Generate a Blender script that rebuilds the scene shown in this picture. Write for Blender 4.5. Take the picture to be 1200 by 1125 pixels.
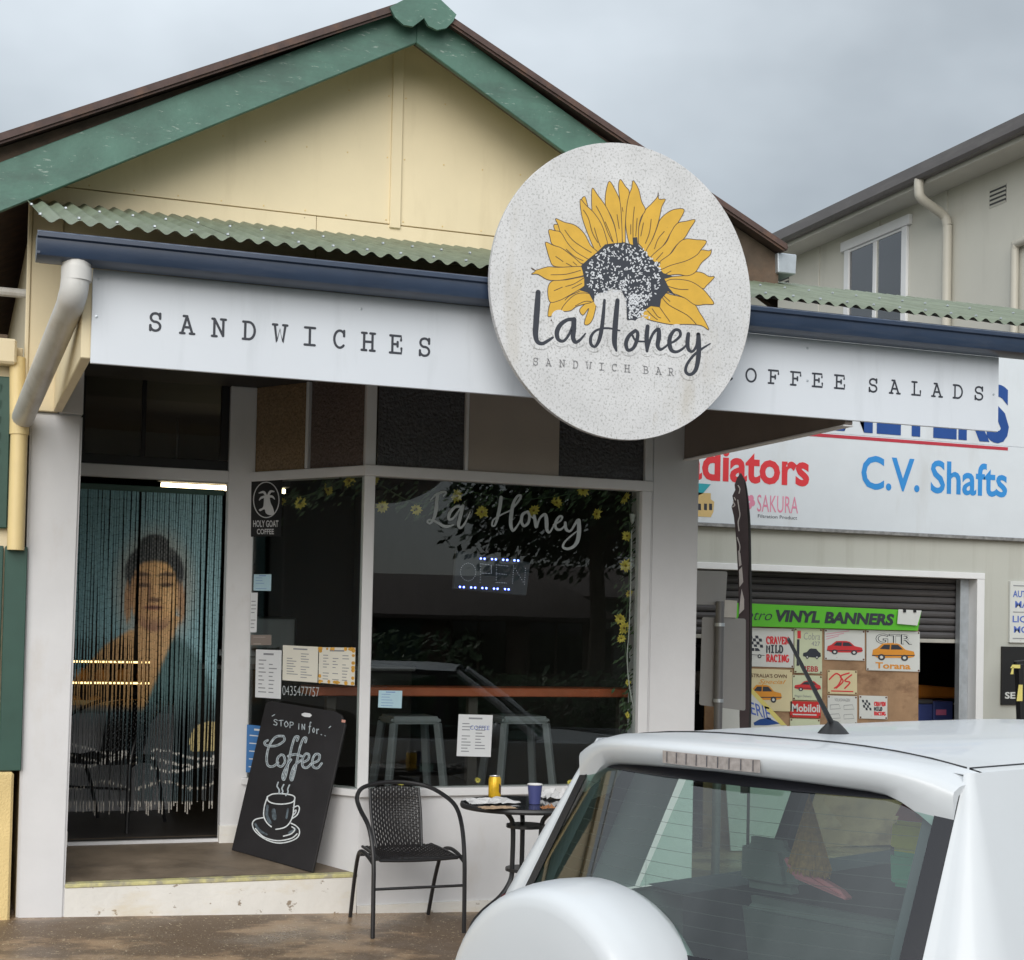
import bpy, bmesh, math, random
from mathutils import Vector, Matrix
from mathutils.geometry import tessellate_polygon
random.seed(7)
for o in list(bpy.data.objects): bpy.data.objects.remove(o)
SC = bpy.context.scene
COL = SC.collection
# ------------------------------------------------------------------ camera
FPX, PPY = 1791.8, 689.17                       # focal length and principal row, in pixels of the 1200 x 1125 photograph
YAW, PIT, ROL = 0.3521, 0.02718, 0.02126
CAM = Vector((0, -8.3, 1.65))
_f = Vector((math.sin(YAW)*math.cos(PIT), math.cos(YAW)*math.cos(PIT), math.sin(PIT)))
_r0 = Vector((math.cos(YAW), -math.sin(YAW), 0)); _u0 = _r0.cross(_f)
_r = math.cos(ROL)*_r0 + math.sin(ROL)*_u0; _u = -math.sin(ROL)*_r0 + math.cos(ROL)*_u0
cd = bpy.data.cameras.new('camera'); cam = bpy.data.objects.new('camera', cd); COL.objects.link(cam)
cd.sensor_fit = 'HORIZONTAL'; cd.sensor_width = 36; cd.lens = FPX/1200*36
cd.shift_y = (PPY-562.5)/1200; cd.clip_start = .05; cd.clip_end = 3000
cam.matrix_world = Matrix(((_r.x, _u.x, -_f.x, CAM.x), (_r.y, _u.y, -_f.y, CAM.y), (_r.z, _u.z, -_f.z, CAM.z), (0, 0, 0, 1)))
SC.camera = cam
def ray(px, py): return _f + (px-600)/FPX*_r - (py-PPY)/FPX*_u
def on(px, py, p0, n):                          # photo pixel -> point on the plane through p0 with normal n
    g = ray(px, py); n = Vector(n); t = (Vector(p0)-CAM).dot(n)/g.dot(n); return CAM+g*t
def atx(px, py, v): return on(px, py, (v, 0, 0), (1, 0, 0))
def aty(px, py, v=0.): return on(px, py, (0, v, 0), (0, 1, 0))
def atz(px, py, v=0.): return on(px, py, (0, 0, v), (0, 0, 1))
# ------------------------------------------------------------------ sky and sun (overcast)
SUN_EL, SUN_AZ = math.radians(24), math.radians(204)
W = bpy.data.worlds.new('World'); SC.world = W; W.use_nodes = True
nt = W.node_tree; nt.nodes.clear()
def nd(t, ty, **k):
    n = t.nodes.new(ty)
    for a, b in k.items():
        if a in n.inputs: n.inputs[a].default_value = b
        else: setattr(n, a, b)
    return n
out = nd(nt, 'ShaderNodeOutputWorld'); bg = nd(nt, 'ShaderNodeBackground', Strength=0.1); nt.links.new(bg.outputs[0], out.inputs[0])
sky = nd(nt, 'ShaderNodeTexSky', sky_type='NISHITA', sun_disc=False, sun_elevation=SUN_EL, sun_rotation=SUN_AZ)
tc = nd(nt, 'ShaderNodeTexCoord'); sp = nd(nt, 'ShaderNodeSeparateXYZ'); nt.links.new(tc.outputs['Generated'], sp.inputs[0])
mp = nd(nt, 'ShaderNodeMapping'); mp.inputs['Scale'].default_value = (1, 1, 1.7); nt.links.new(tc.outputs['Generated'], mp.inputs[0])
nz = nd(nt, 'ShaderNodeTexNoise', Scale=2.6, Detail=5., Roughness=.5); nt.links.new(mp.outputs[0], nz.inputs['Vector'])
cr = nd(nt, 'ShaderNodeValToRGB'); nt.links.new(nz.outputs[0], cr.inputs[0])
cr.color_ramp.elements[0].position = .30; cr.color_ramp.elements[0].color = (1.85, 2.03, 2.17, 1)
cr.color_ramp.elements[1].position = .70; cr.color_ramp.elements[1].color = (3.45, 3.74, 3.96, 1)
mr = nd(nt, 'ShaderNodeMapRange'); nt.links.new(sp.outputs[2], mr.inputs[0])     # overcast sky: three times brighter overhead than at the horizon
mr.inputs[1].default_value = 0; mr.inputs[2].default_value = 1; mr.inputs[3].default_value = .66; mr.inputs[4].default_value = 2.25
mu = nd(nt, 'ShaderNodeVectorMath', operation='SCALE'); nt.links.new(cr.outputs[0], mu.inputs[0]); nt.links.new(mr.outputs[0], mu.inputs['Scale'])
mx = nd(nt, 'ShaderNodeMix', data_type='RGBA'); mx.inputs[0].default_value = .08
nt.links.new(mu.outputs[0], mx.inputs[6]); nt.links.new(sky.outputs[0], mx.inputs[7]); nt.links.new(mx.outputs[2], bg.inputs[0])
sl = bpy.data.lights.new('sun', 'SUN'); sl.energy = 1.5; sl.angle = math.radians(60); sl.color = (1, .96, .9)
so = bpy.data.objects.new('sun', sl); COL.objects.link(so); so.location = (0, -20, 30)
_sd = Vector((math.sin(SUN_AZ)*math.cos(SUN_EL), math.cos(SUN_AZ)*math.cos(SUN_EL), math.sin(SUN_EL)))
so.rotation_euler = _sd.to_track_quat('Z', 'Y').to_euler()
SC.view_settings.view_transform = 'Standard'; SC.view_settings.look = 'None'; SC.view_settings.gamma = 1
SC.view_settings.use_curve_mapping = False; SC.view_settings.exposure = 0.98
SC.render.engine = 'CYCLES'; SC.cycles.transparent_max_bounces = 24; SC.cycles.max_bounces = 8
# ------------------------------------------------------------------ materials
M = {}
def mat(name, col, rough=.6, metal=0., var=.12, vs=3., bump=0., bs=60., dirt=None, dirt_amt=0., dirt_scale=(2, 2, .5), spec=.5, coat=0., emit=None, es=0., alpha=1., fleck=None, fleck_s=300, fleck_t=.66, rvar=0., ramp=(.5, .72), dirt2=None, dirt2_scale=(1, 1, 1), ramp2=(.55, .7), d2=0.):
    m = bpy.data.materials.new(name); m.use_nodes = True; t = m.node_tree; b = t.nodes['Principled BSDF']; L = t.links.new
    b.inputs['Roughness'].default_value = rough; b.inputs['Metallic'].default_value = metal
    b.inputs['Specular IOR Level'].default_value = spec
    if coat: b.inputs['Coat Weight'].default_value = coat; b.inputs['Coat Roughness'].default_value = .04
    c4 = (*col, 1); co = nd(t, 'ShaderNodeTexCoord'); cur = None
    n1 = nd(t, 'ShaderNodeTexNoise', Scale=vs, Detail=5., Roughness=.6); L(co.outputs['Object'], n1.inputs['Vector'])
    r1 = nd(t, 'ShaderNodeMapRange'); L(n1.outputs[0], r1.inputs[0]); r1.inputs[1].default_value = .3; r1.inputs[2].default_value = .7
    r1.inputs[3].default_value = 1-var; r1.inputs[4].default_value = 1+var
    s1 = nd(t, 'ShaderNodeVectorMath', operation='SCALE'); s1.inputs[0].default_value = col; L(r1.outputs[0], s1.inputs['Scale']); cur = s1.outputs[0]
    def layer(cur, color, scale, amt, rp, det=8., s=1.):
        mpp = nd(t, 'ShaderNodeMapping'); mpp.inputs['Scale'].default_value = scale; L(co.outputs['Object'], mpp.inputs[0])
        n2 = nd(t, 'ShaderNodeTexNoise', Scale=s, Detail=det, Roughness=.65); L(mpp.outputs[0], n2.inputs['Vector'])
        r2 = nd(t, 'ShaderNodeMapRange'); L(n2.outputs[0], r2.inputs[0]); r2.inputs[1].default_value = rp[0]; r2.inputs[2].default_value = rp[1]; r2.inputs[4].default_value = amt
        x = nd(t, 'ShaderNodeMix', data_type='RGBA'); L(r2.outputs[0], x.inputs[0]); L(cur, x.inputs[6]); x.inputs[7].default_value = (*color, 1); return x.outputs[2], r2.outputs[0]
    fac = None
    if dirt: cur, fac = layer(cur, dirt, dirt_scale, dirt_amt, ramp)
    if dirt2: cur, _ = layer(cur, dirt2, dirt2_scale, d2, ramp2)
    if fleck: cur, _ = layer(cur, fleck, (fleck_s,)*3, .9, (fleck_t, fleck_t+.04), 2.)
    L(cur, b.inputs['Base Color'])
    if rvar:
        r3 = nd(t, 'ShaderNodeMapRange'); L(n1.outputs[0], r3.inputs[0]); r3.inputs[1].default_value = .35; r3.inputs[2].default_value = .65
        r3.inputs[3].default_value = max(.03, rough-rvar); r3.inputs[4].default_value = min(1, rough+rvar); L(r3.outputs[0], b.inputs['Roughness'])
    if bump:
        n3 = nd(t, 'ShaderNodeTexNoise', Scale=bs, Detail=4.); L(co.outputs['Object'], n3.inputs['Vector'])
        bp = nd(t, 'ShaderNodeBump', Strength=bump, Distance=.01); L(n3.outputs[0], bp.inputs['Height']); L(bp.outputs[0], b.inputs['Normal'])
    if emit: b.inputs['Emission Color'].default_value = (*emit, 1); b.inputs['Emission Strength'].default_value = es
    M[name] = m; return m
def glass(name, tint=(.9, .93, .92), ior=1.5, rough=.0, bump=0., bs=80.):
    m = bpy.data.materials.new(name); m.use_nodes = True; t = m.node_tree; t.nodes.clear(); L = t.links.new
    o = nd(t, 'ShaderNodeOutputMaterial'); tr = nd(t, 'ShaderNodeBsdfTransparent'); tr.inputs[0].default_value = (*tint, 1)
    gl = nd(t, 'ShaderNodeBsdfGlossy', Roughness=rough); fr = nd(t, 'ShaderNodeFresnel', IOR=ior); mxs = nd(t, 'ShaderNodeMixShader')
    ge = nd(t, 'ShaderNodeNewGeometry'); im = nd(t, 'ShaderNodeMapRange'); L(ge.outputs['Backfacing'], im.inputs[0]); im.inputs[3].default_value = ior; im.inputs[4].default_value = 1/ior; L(im.outputs[0], fr.inputs['IOR'])
    L(fr.outputs[0], mxs.inputs[0]); L(tr.outputs[0], mxs.inputs[1]); L(gl.outputs[0], mxs.inputs[2]); L(mxs.outputs[0], o.inputs[0])
    co = nd(t, 'ShaderNodeTexCoord'); n3 = nd(t, 'ShaderNodeTexNoise', Scale=bs if bump else 1.3, Detail=2.); L(co.outputs['Object'], n3.inputs['Vector'])
    bp = nd(t, 'ShaderNodeBump', Strength=bump if bump else .02, Distance=.01 if bump else .02); L(n3.outputs[0], bp.inputs['Height'])
    L(bp.outputs[0], gl.inputs['Normal']); L(bp.outputs[0], fr.inputs['Normal']); M[name] = m; return m
# ------------------------------------------------------------------ mesh helpers
RM = {}                                          # world matrix of every object's frame
def clean(s): return s
def link(o, parent=None):
    COL.objects.link(o)
    if parent is not None: o.parent = parent; RM[o] = RM[parent]
    else: RM[o] = o.matrix_basis.copy()
    return o
def tag(o, label=None, cat=None, group=None, kind=None):
    for k, v in (('label', label), ('category', cat), ('group', group), ('kind', kind)):
        if v: o[k] = v
    return o
def thing(name, label, cat, loc=(0, 0, 0), rz=0., group=None, mtx=None):
    o = bpy.data.objects.new(name, None); o.empty_display_size = .1
    if mtx is not None: o.matrix_basis = mtx
    else: o.matrix_basis = Matrix.Translation(loc) @ Matrix.Rotation(rz, 4, 'Z')
    link(o); tag(o, label, cat, group); return o
class MB:
    def __init__(s): s.v = []; s.f = []; s.c = []
    def add(s, vs, fs):
        b = len(s.v); s.v += [tuple(x) for x in vs]; s.f += [tuple(i+b for i in q) for q in fs]; return s
    def box(s, x0, x1, y0, y1, z0, z1):
        return s.add([(x0, y0, z0), (x1, y0, z0), (x1, y1, z0), (x0, y1, z0), (x0, y0, z1), (x1, y0, z1), (x1, y1, z1), (x0, y1, z1)],
                     [(0, 3, 2, 1), (4, 5, 6, 7), (0, 1, 5, 4), (1, 2, 6, 5), (2, 3, 7, 6), (3, 0, 4, 7)])
    def hexa(s, bot, top):
        return s.add(list(bot)+list(top), [(0, 3, 2, 1), (4, 5, 6, 7), (0, 1, 5, 4), (1, 2, 6, 5), (2, 3, 7, 6), (3, 0, 4, 7)])
    def bar(s, a, b, w, h, up=(0, 0, 1)):        # rectangular bar from a to b
        a, b = Vector(a), Vector(b); d = (b-a).normalized(); x = d.cross(Vector(up))
        if x.length < 1e-4: x = d.cross(Vector((1, 0, 0)))
        x.normalize(); z = x.cross(d); q = [(-1, -1), (1, -1), (1, 1), (-1, 1)]
        return s.hexa([a+x*w/2*i+z*h/2*j for i, j in q], [b+x*w/2*i+z*h/2*j for i, j in q])
    def prism(s, pts, vec):                      # closed polygon extruded along vec
        p = [Vector(x) for x in pts]; n = len(p); v = Vector(vec); tri = tessellate_polygon([p])
        nn = sum(((p[t[1]]-p[t[0]]).cross(p[t[2]]-p[t[0]]) for t in tri), Vector())
        fl = nn.dot(v) > 0
        fs = []
        for t in tri:
            t = tuple(t); fs.append(t[::-1] if fl else t); u_ = tuple(i+n for i in t); fs.append(u_ if fl else u_[::-1])
        w2 = sum((p[i].cross(p[(i+1) % n]) for i in range(n)), Vector()).dot(v) > 0
        for i in range(n):
            j = (i+1) % n; q = (i, j, j+n, i+n); fs.append(q if w2 else q[::-1])
        return s.add(list(p)+[x+v for x in p], fs)
    def flat(s, pts, nrm=None):
        p = [Vector(x) for x in pts]; tri = tessellate_polygon([p]); fs = []
        for t in tri:
            t = tuple(t)
            if nrm is not None and (p[t[1]]-p[t[0]]).cross(p[t[2]]-p[t[0]]).dot(Vector(nrm)) < 0: t = t[::-1]
            fs.append(t)
        return s.add(p, fs)
    def grid(s, rows, closed=False):
        n = len(rows[0]); fs = []
        for i in range(len(rows)-1):
            for j in range(n if closed else n-1):
                k = (j+1) % n; fs.append((i*n+j, i*n+k, (i+1)*n+k, (i+1)*n+j))
        return s.add([p for r in rows for p in r], fs)
    def tube(s, pts, r, n=10, caps=True, flatn=None):
        P = [Vector(p) for p in pts]; m = len(P); R_ = r if isinstance(r, (list, tuple)) else [r]*m
        t0 = (P[1]-P[0]).normalized(); x = t0.orthogonal().normalized(); rows = []
        for i in range(m):
            t = (P[min(i+1, m-1)]-P[max(i-1, 0)]).normalized(); x = (x-t*x.dot(t))
            if x.length < 1e-6: x = t.orthogonal()
            x.normalize(); y = t.cross(x)
            rows.append([P[i]+(x*math.cos(a)+y*math.sin(a))*R_[i] for a in [2*math.pi*k/n for k in range(n)]])
        b = len(s.v); s.grid(rows, True)
        if caps: s.f.append(tuple(b+k for k in range(n))[::-1]); s.f.append(tuple(b+(m-1)*n+k for k in range(n)))
        return s
    def lathe(s, prof, c=(0, 0, 0), n=24, axis='z'):
        rows = []
        for r, h in prof:
            rows.append([(c[0]+r*math.cos(a), c[1]+r*math.sin(a), c[2]+h) if axis == 'z' else ((c[0]+h, c[1]+r*math.cos(a), c[2]+r*math.sin(a)) if axis == 'x' else (c[0]+r*math.cos(a), c[1]+h, c[2]+r*math.sin(a))) for a in [2*math.pi*k/n for k in range(n)]])
        return s.grid(rows, True)
    def build(s, name, m, parent=None, smooth=False, bevel=0., seg=1, world=True, kind=None, fix=True, ang=35):
        me = bpy.data.meshes.new(name); V = s.v
        if world and parent is not None:
            im = RM[parent].inverted(); V = [im @ Vector(p) for p in V]
        me.from_pydata(V, [], s.f); me.update()
        bm = bmesh.new(); bm.from_mesh(me)
        if fix: bmesh.ops.remove_doubles(bm, verts=bm.verts, dist=1e-5); bmesh.ops.recalc_face_normals(bm, faces=bm.faces)
        if bevel:
            es = [e for e in bm.edges if len(e.link_faces) == 2 and e.calc_face_angle(0) > .5]
            bmesh.ops.bevel(bm, geom=es, offset=bevel, segments=seg, affect='EDGES', clamp_overlap=True)
        bm.to_mesh(me); bm.free()
        o = bpy.data.objects.new(name, me)
        ms = m if isinstance(m, (list, tuple)) else [m]
        for q in ms: me.materials.append(M[q] if isinstance(q, str) else q)
        if smooth:
            me.polygons.foreach_set('use_smooth', [True]*len(me.polygons))
            try: me.set_sharp_from_angle(angle=math.radians(ang))
            except Exception: pass
        link(o, parent)
        if kind: o['kind'] = kind
        return o
def box(name, m, parent, x0, x1, y0, y1, z0, z1, bevel=0.004, **k): return MB().box(x0, x1, y0, y1, z0, z1).build(name, m, parent, bevel=bevel, **k)
def spline(pts, n=8, closed=False):              # Catmull-Rom through tuples of any length
    P = [tuple(p) for p in pts]; m = len(P); out = []
    rng = range(m) if closed else range(m-1)
    for i in rng:
        p0, p1, p2, p3 = (P[(i-1) % m] if closed or i > 0 else P[i]), P[i], P[(i+1) % m], (P[(i+2) % m] if closed or i+2 < m else P[min(i+1, m-1)])
        for k in range(n):
            t = k/n
            out.append(tuple(.5*((2*b)+(-a+c)*t+(2*a-5*b+4*c-d)*t*t+(-a+3*b-3*c+d)*t**3) for a, b, c, d in zip(p0, p1, p2, p3)))
    if not closed: out.append(P[-1])
    return out
def ribbon2(pts, w, cap=True):                    # 2-D stroke -> quads; pts (x,y) or (x,y,w)
    P = [Vector(p[:2]) for p in pts]; Wd = [(p[2] if len(p) > 2 else w)/2 for p in pts]; m = len(P); L_, R_ = [], []
    for i in range(m):
        t = P[min(i+1, m-1)]-P[max(i-1, 0)]
        if t.length < 1e-9: t = Vector((1, 0))
        t.normalize(); n = Vector((-t.y, t.x)); L_.append(P[i]+n*Wd[i]); R_.append(P[i]-n*Wd[i])
    vs = L_+R_; fs = [(i, i+1, m+i+1, m+i) for i in range(m-1)]
    if cap:
        for e in (0, m-1):
            b = len(vs); vs += [P[e]+Vector((math.cos(a), math.sin(a)))*Wd[e] for a in [2*math.pi*k/10 for k in range(10)]]; fs.append(tuple(range(b, b+10)))
    return vs, fs
class Ink:                                        # flat print on a plane: 2-D shapes mapped by a function (x,y,h)->3-D
    def __init__(s, fn): s.fn = fn; s.mb = MB()
    def stroke(s, pts, w, cap=True, h=0., smooth=0, closed=False):
        if smooth: pts = spline(pts, smooth, closed)
        vs, fs = ribbon2(pts, w, cap); m = len(pts); s.k = getattr(s, 'k', 0)+1      # every stroke climbs a hair so that crossings never share a plane
        s.mb.add([s.fn(v[0], v[1], h+s.k*6e-6+(i % m if i < 2*m else (m+1 if i >= 2*m+10 else -1))*1.2e-6) for i, v in enumerate(vs)], fs); return s
    def poly(s, pts, h=0., smooth=0):
        if smooth: pts = spline(pts, smooth, True)
        p = [Vector((q[0], q[1], 0)) for q in pts]; tri = [tuple(t) for t in tessellate_polygon([p])]
        s.mb.add([s.fn(q[0], q[1], h) for q in pts], tri); return s
    def ell(s, cx, cy, rx, ry, h=0., n=28): return s.poly([(cx+rx*math.cos(2*math.pi*k/n), cy+ry*math.sin(2*math.pi*k/n)) for k in range(n)], h)
    def build(s, name, m, parent, **k): return s.mb.build(name, m, parent, fix=False, **k)
# typewriter letters as strokes in a unit box (x 0..1, y 0..1 up)
def arc(cx, cy, rx, ry, a0, a1, n=12): return [(cx+rx*math.cos(math.radians(a0+(a1-a0)*k/n)), cy+ry*math.sin(math.radians(a0+(a1-a0)*k/n))) for k in range(n+1)]
SLAB = {
 'S': [arc(.5, .74, .34, .24, 20, 270, 14)[:-1]+arc(.5, .26, .36, .25, 90, -160, 14), [(.84, .98), (.84, .70)], [(.14, .02), (.14, .30)]],
 'A': [[(.12, .02), (.46, .98)], [(.46, .98), (.88, .02)], [(.26, .36), (.74, .36)], [(-.02, .02), (.30, .02)], [(.70, .02), (1.02, .02)], [(.22, .98), (.48, .98)]],
 'N': [[(.16, .02), (.16, .98)], [(.16, .98), (.82, .06)], [(.82, .06), (.82, .98)], [(0, .02), (.34, .02)], [(0, .98), (.16, .98)], [(.64, .98), (1, .98)]],
 'D': [[(.2, .02), (.2, .98)], [(.04, .98), (.45, .98)]+arc(.45, .5, .46, .48, 90, -90, 16)+[(.04, .02)]],
 'W': [[(.1, .98), (.27, .02), (.5, .74), (.73, .02), (.9, .98)], [(-.04, .98), (.28, .98)], [(.72, .98), (1.04, .98)]],
 'I': [[(.5, .02), (.5, .98)], [(.12, .02), (.88, .02)], [(.12, .98), (.88, .98)]],
 'C': [arc(.54, .5, .42, .48, 40, 315, 22), [(.86, .98), (.86, .68)]],
 'H': [[(.18, .02), (.18, .98)], [(.82, .02), (.82, .98)], [(.18, .5), (.82, .5)], [(.0, .02), (.36, .02)], [(.64, .02), (1, .02)], [(.0, .98), (.36, .98)], [(.64, .98), (1, .98)]],
 'E': [[(.22, .02), (.22, .98)], [(.04, .98), (.88, .98), (.88, .74)], [(.04, .02), (.92, .02), (.92, .30)], [(.22, .51), (.62, .51)], [(.62, .64), (.62, .38)]],
 'O': [arc(.5, .5, .44, .48, 0, 360, 28)],
 'F': [[(.24, .02), (.24, .98)], [(.04, .98), (.92, .98), (.92, .74)], [(.04, .02), (.5, .02)], [(.24, .5), (.64, .5)], [(.64, .63), (.64, .37)]],
 'L': [[(.32, .02), (.32, .98)], [(.08, .98), (.56, .98)], [(.08, .02), (.92, .02), (.92, .34)]],
 'B': [[(.2, .02), (.2, .98)], [(.04, .98), (.5, .98)]+arc(.5, .75, .3, .23, 90, -90, 10)+[(.2, .52)], [(.5, .52)]+arc(.54, .27, .36, .25, 90, -90, 10)+[(.04, .02)]],
 'R': [[(.2, .02), (.2, .98)], [(.04, .98), (.5, .98)]+arc(.5, .73, .32, .25, 90, -90, 10)+[(.2, .48)], [(.5, .48), (.82, .02), (1, .02)], [(.04, .02), (.4, .02)]],
 'V': [[(.1, .98), (.5, .02), (.9, .98)], [(-.04, .98), (.28, .98)], [(.72, .98), (1.04, .98)]],
 'M': [[(.14, .02), (.14, .98), (.5, .4), (.86, .98), (.86, .02)], [(-.02, .02), (.3, .02)], [(.7, .02), (1.02, .02)]],
 'G': [arc(.52, .5, .42, .48, 45, 330, 22)+[(.88, .44)], [(.6, .44), (1, .44)]],
}
def slab_word(word, fn, x0, y0, cw, ch, w, gap=.3, h=0.):    # (x0,y0) bottom left, cell width cw, pitch cw*(1+gap)
    ik = Ink(fn); x = x0
    for c in word:
        if c in SLAB:
            for st in SLAB[c]: ik.stroke([(x+a*cw, y0+b*ch) for a, b in st], w, h=h)
        x += cw*(1+gap)
    return ik
_FONT = {}
def text_faces(s, bold=0., shear=0.):
    k = (s, bold, shear)
    if k in _FONT: return _FONT[k]
    cu = bpy.data.curves.new('glyphs', 'FONT'); cu.body = s; cu.size = 1; cu.offset = bold; cu.shear = shear; cu.resolution_u = 3
    ob = bpy.data.objects.new('glyphs', cu); COL.objects.link(ob); dg = bpy.context.evaluated_depsgraph_get()
    me = bpy.data.meshes.new_from_object(ob.evaluated_get(dg)); vs = [tuple(v.co) for v in me.vertices]; fs = [tuple(p.vertices) for p in me.polygons]
    bpy.data.objects.remove(ob); bpy.data.curves.remove(cu); bpy.data.meshes.remove(me)
    x0 = min(v[0] for v in vs); x1 = max(v[0] for v in vs); y0 = min(v[1] for v in vs); y1 = max(v[1] for v in vs)
    _FONT[k] = ([((v[0]-x0)/(x1-x0), (v[1]-y0)/(y1-y0)) for v in vs], fs); return _FONT[k]
def text_objs(s, fn, x0, y0, x1, y1, m, parent, name='letter', bold=0., shear=0., h=0., **kw):   # every letter an object of its own
    vs, fs = text_faces(s, bold, shear); par = list(range(len(vs)))
    def find(i):
        while par[i] != i: par[i] = par[par[i]]; i = par[i]
        return i
    for f in fs:
        for i in f[1:]: par[find(i)] = find(f[0])
    isl = {}
    for f in fs: isl.setdefault(find(f[0]), []).append(f)
    grp = []
    for fl in isl.values():
        xs_ = [vs[i][0] for f in fl for i in f]; a, b = min(xs_), max(xs_)
        for g in grp:
            if min(b, g[1])-max(a, g[0]) > .5*min(b-a, g[1]-g[0]): g[0] = min(a, g[0]); g[1] = max(b, g[1]); g[2] += fl; break
        else: grp.append([a, b, list(fl)])
    for a, b, fl in sorted(grp, key=lambda g: g[0]):
        ids = sorted({i for f in fl for i in f}); mp_ = {i: k for k, i in enumerate(ids)}; mb = MB()
        mb.add([fn(x0+(x1-x0)*vs[i][0], y0+(y1-y0)*vs[i][1], h) for i in ids], [tuple(mp_[i] for i in f) for f in fl]); mb.build(name, m, parent, fix=False, **kw)
def text_in(ik, s, x0, y0, x1, y1, bold=0., shear=0., h=0.):  # text stretched into a box of the ink's plane (y may run downwards: y0 is the foot)
    vs, fs = text_faces(s, bold, shear); ik.mb.add([ik.fn(x0+(x1-x0)*a, y0+(y1-y0)*b, h) for a, b in vs], fs); return ik
def px_plane(p0, n, lift=.002):                   # print plane addressed by photo pixels (flat print traced on its real plane)
    n = Vector(n).normalized()
    if n.dot(CAM-Vector(p0)) < 0: n = -n
    return lambda x, y, h=0.: on(x, y, Vector(p0)+n*(lift+h), n)
def rect_plane(o, ux, uy, lift=.001):             # print plane in metres: o + x*ux + y*uy
    o, ux, uy = Vector(o), Vector(ux), Vector(uy); n = ux.cross(uy).normalized()
    return lambda x, y, h=0.: o+ux*x+uy*y+n*(lift+h)
# ------------------------------------------------------------------ palette
mat('white_wall', (.68, .68, .695), .62, var=.05, vs=2, bump=.10, bs=25, dirt=(.45, .36, .25), dirt_amt=.35, dirt_scale=(3, 3, 1.2), ramp=(.60, .85))
mat('white_peel', (.76, .74, .70), .65, var=.06, bump=.25, bs=30, dirt=(.28, .22, .16), dirt_amt=.95, dirt_scale=(11, 11, 13), ramp=(.615, .65), dirt2=(.62, .50, .28), dirt2_scale=(2, 2, 6), d2=.6, ramp2=(.52, .75))
mat('white_trim', (.70, .70, .71), .5, var=.05, dirt=(.4, .33, .25), dirt_amt=.3, dirt_scale=(6, 6, 3), ramp=(.6, .8))
mat('cream', (.74, .635, .43), .6, var=.06, vs=1.2, bump=.05, bs=40, dirt=(.40, .30, .16), dirt_amt=.38, dirt_scale=(4, 4, .7), ramp=(.54, .85), fleck=(.30, .22, .13), fleck_s=18, fleck_t=.76)
mat('cream_render', (.72, .55, .26), .8, var=.12, bump=.5, bs=90, dirt=(.14, .11, .04), dirt_amt=.7, dirt_scale=(5, 5, 2), ramp=(.55, .75))
mat('cream_pipe', (.76, .60, .30), .5, var=.05, dirt=(.4, .3, .15), dirt_amt=.2, dirt_scale=(20, 20, 2))
mat('barge_green', (.075, .165, .130), .55, var=.18, vs=6, bump=.15, bs=50, dirt=(.40, .47, .43), dirt_amt=.7, dirt_scale=(16, 60, 60), ramp=(.62, .70), dirt2=(.05, .09, .075), dirt2_scale=(2, 9, 9), d2=.6, ramp2=(.5, .7))
mat('panel_green', (.032, .082, .064), .5, var=.12, vs=4)
mat('rust_brown', (.075, .045, .04), .7, var=.3, vs=9, dirt=(.18, .09, .05), dirt_amt=.5, dirt_scale=(12, 12, 12))
mat('raw_timber', (.085, .062, .045), .85, var=.35, vs=5, bump=.3, dirt=(.22, .13, .08), dirt_amt=.5, dirt_scale=(3, 3, 3))
mat('awning_sheet', (.165, .195, .135), .5, var=.16, vs=5, dirt=(.075, .085, .05), dirt_amt=.65, dirt_scale=(9, 2.5, 2.5), ramp=(.5, .75), spec=.4)
mat('gutter_navy', (.026, .042, .078), .32, var=.15, vs=3, dirt=(.09, .10, .13), dirt_amt=.5, dirt_scale=(3, 3, 22), ramp=(.5, .8))
mat('pvc_white', (.60, .59, .57), .4, var=.05, dirt=(.30, .24, .18), dirt_amt=.7, dirt_scale=(9, 3, 3), ramp=(.5, .8))
mat('galvanised', (.50, .54, .58), .4, metal=.6, var=.12, vs=14)
mat('sign_white', (.64, .675, .73), .28, var=.025, vs=1, dirt=(.46, .49, .53), dirt_amt=.5, dirt_scale=(6, 6, .8), ramp=(.54, .8))
mat('ink_dark', (.028, .032, .045), .5, var=.1)
mat('concrete_step', (.21, .165, .12), .6, var=.25, vs=4, bump=.15, bs=40, dirt=(.09, .07, .055), dirt_amt=.6, dirt_scale=(3, 5, 3), rvar=.15)
mat('safety_yellow', (.58, .54, .26), .7, var=.2, vs=20, dirt=(.35, .32, .25), dirt_amt=.9, dirt_scale=(12, 12, 12), ramp=(.45, .6))
mat('interior_dark', (.035, .033, .032), .8, var=.2)  # dark colour stands in for the shade inside the rooms
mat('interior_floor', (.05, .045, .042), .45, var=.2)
mat('frame_black', (.012, .012, .014), .35, var=.2)
mat('board_shade_brown', (.21, .175, .155), .6, var=.08)  # brown board; on the awning beam the brown stands in for shade
mat('board_beige', (.40, .345, .30), .6, var=.05)
mat('footpath', (.36, .245, .15), .38, var=.2, vs=1.1, bump=.35, bs=120, dirt=(.145, .098, .062), dirt_amt=.93, dirt_scale=(1.1, 1.7, 1), ramp=(.46, .53), fleck=(.58, .48, .32), fleck_s=60, fleck_t=.64, rvar=.28)
mat('asphalt', (.062, .062, .064), .75, var=.2, vs=2, bump=.5, bs=150, rvar=.2)
mat('kerb_stone', (.28, .26, .23), .8, var=.15, bump=.2)
mat('lawn', (.06, .10, .03), .95, var=.3, vs=.5)
glass('shop_glass', (.90, .93, .92), 1.62)
glass('obscure_amber', (.40, .30, .20), 1.5, .18, bump=.9, bs=55)
def obscure(name, col, gl):
    m = mat(name, col, .22, var=.35, vs=70, bump=1., bs=60, spec=.6); return m
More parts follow.
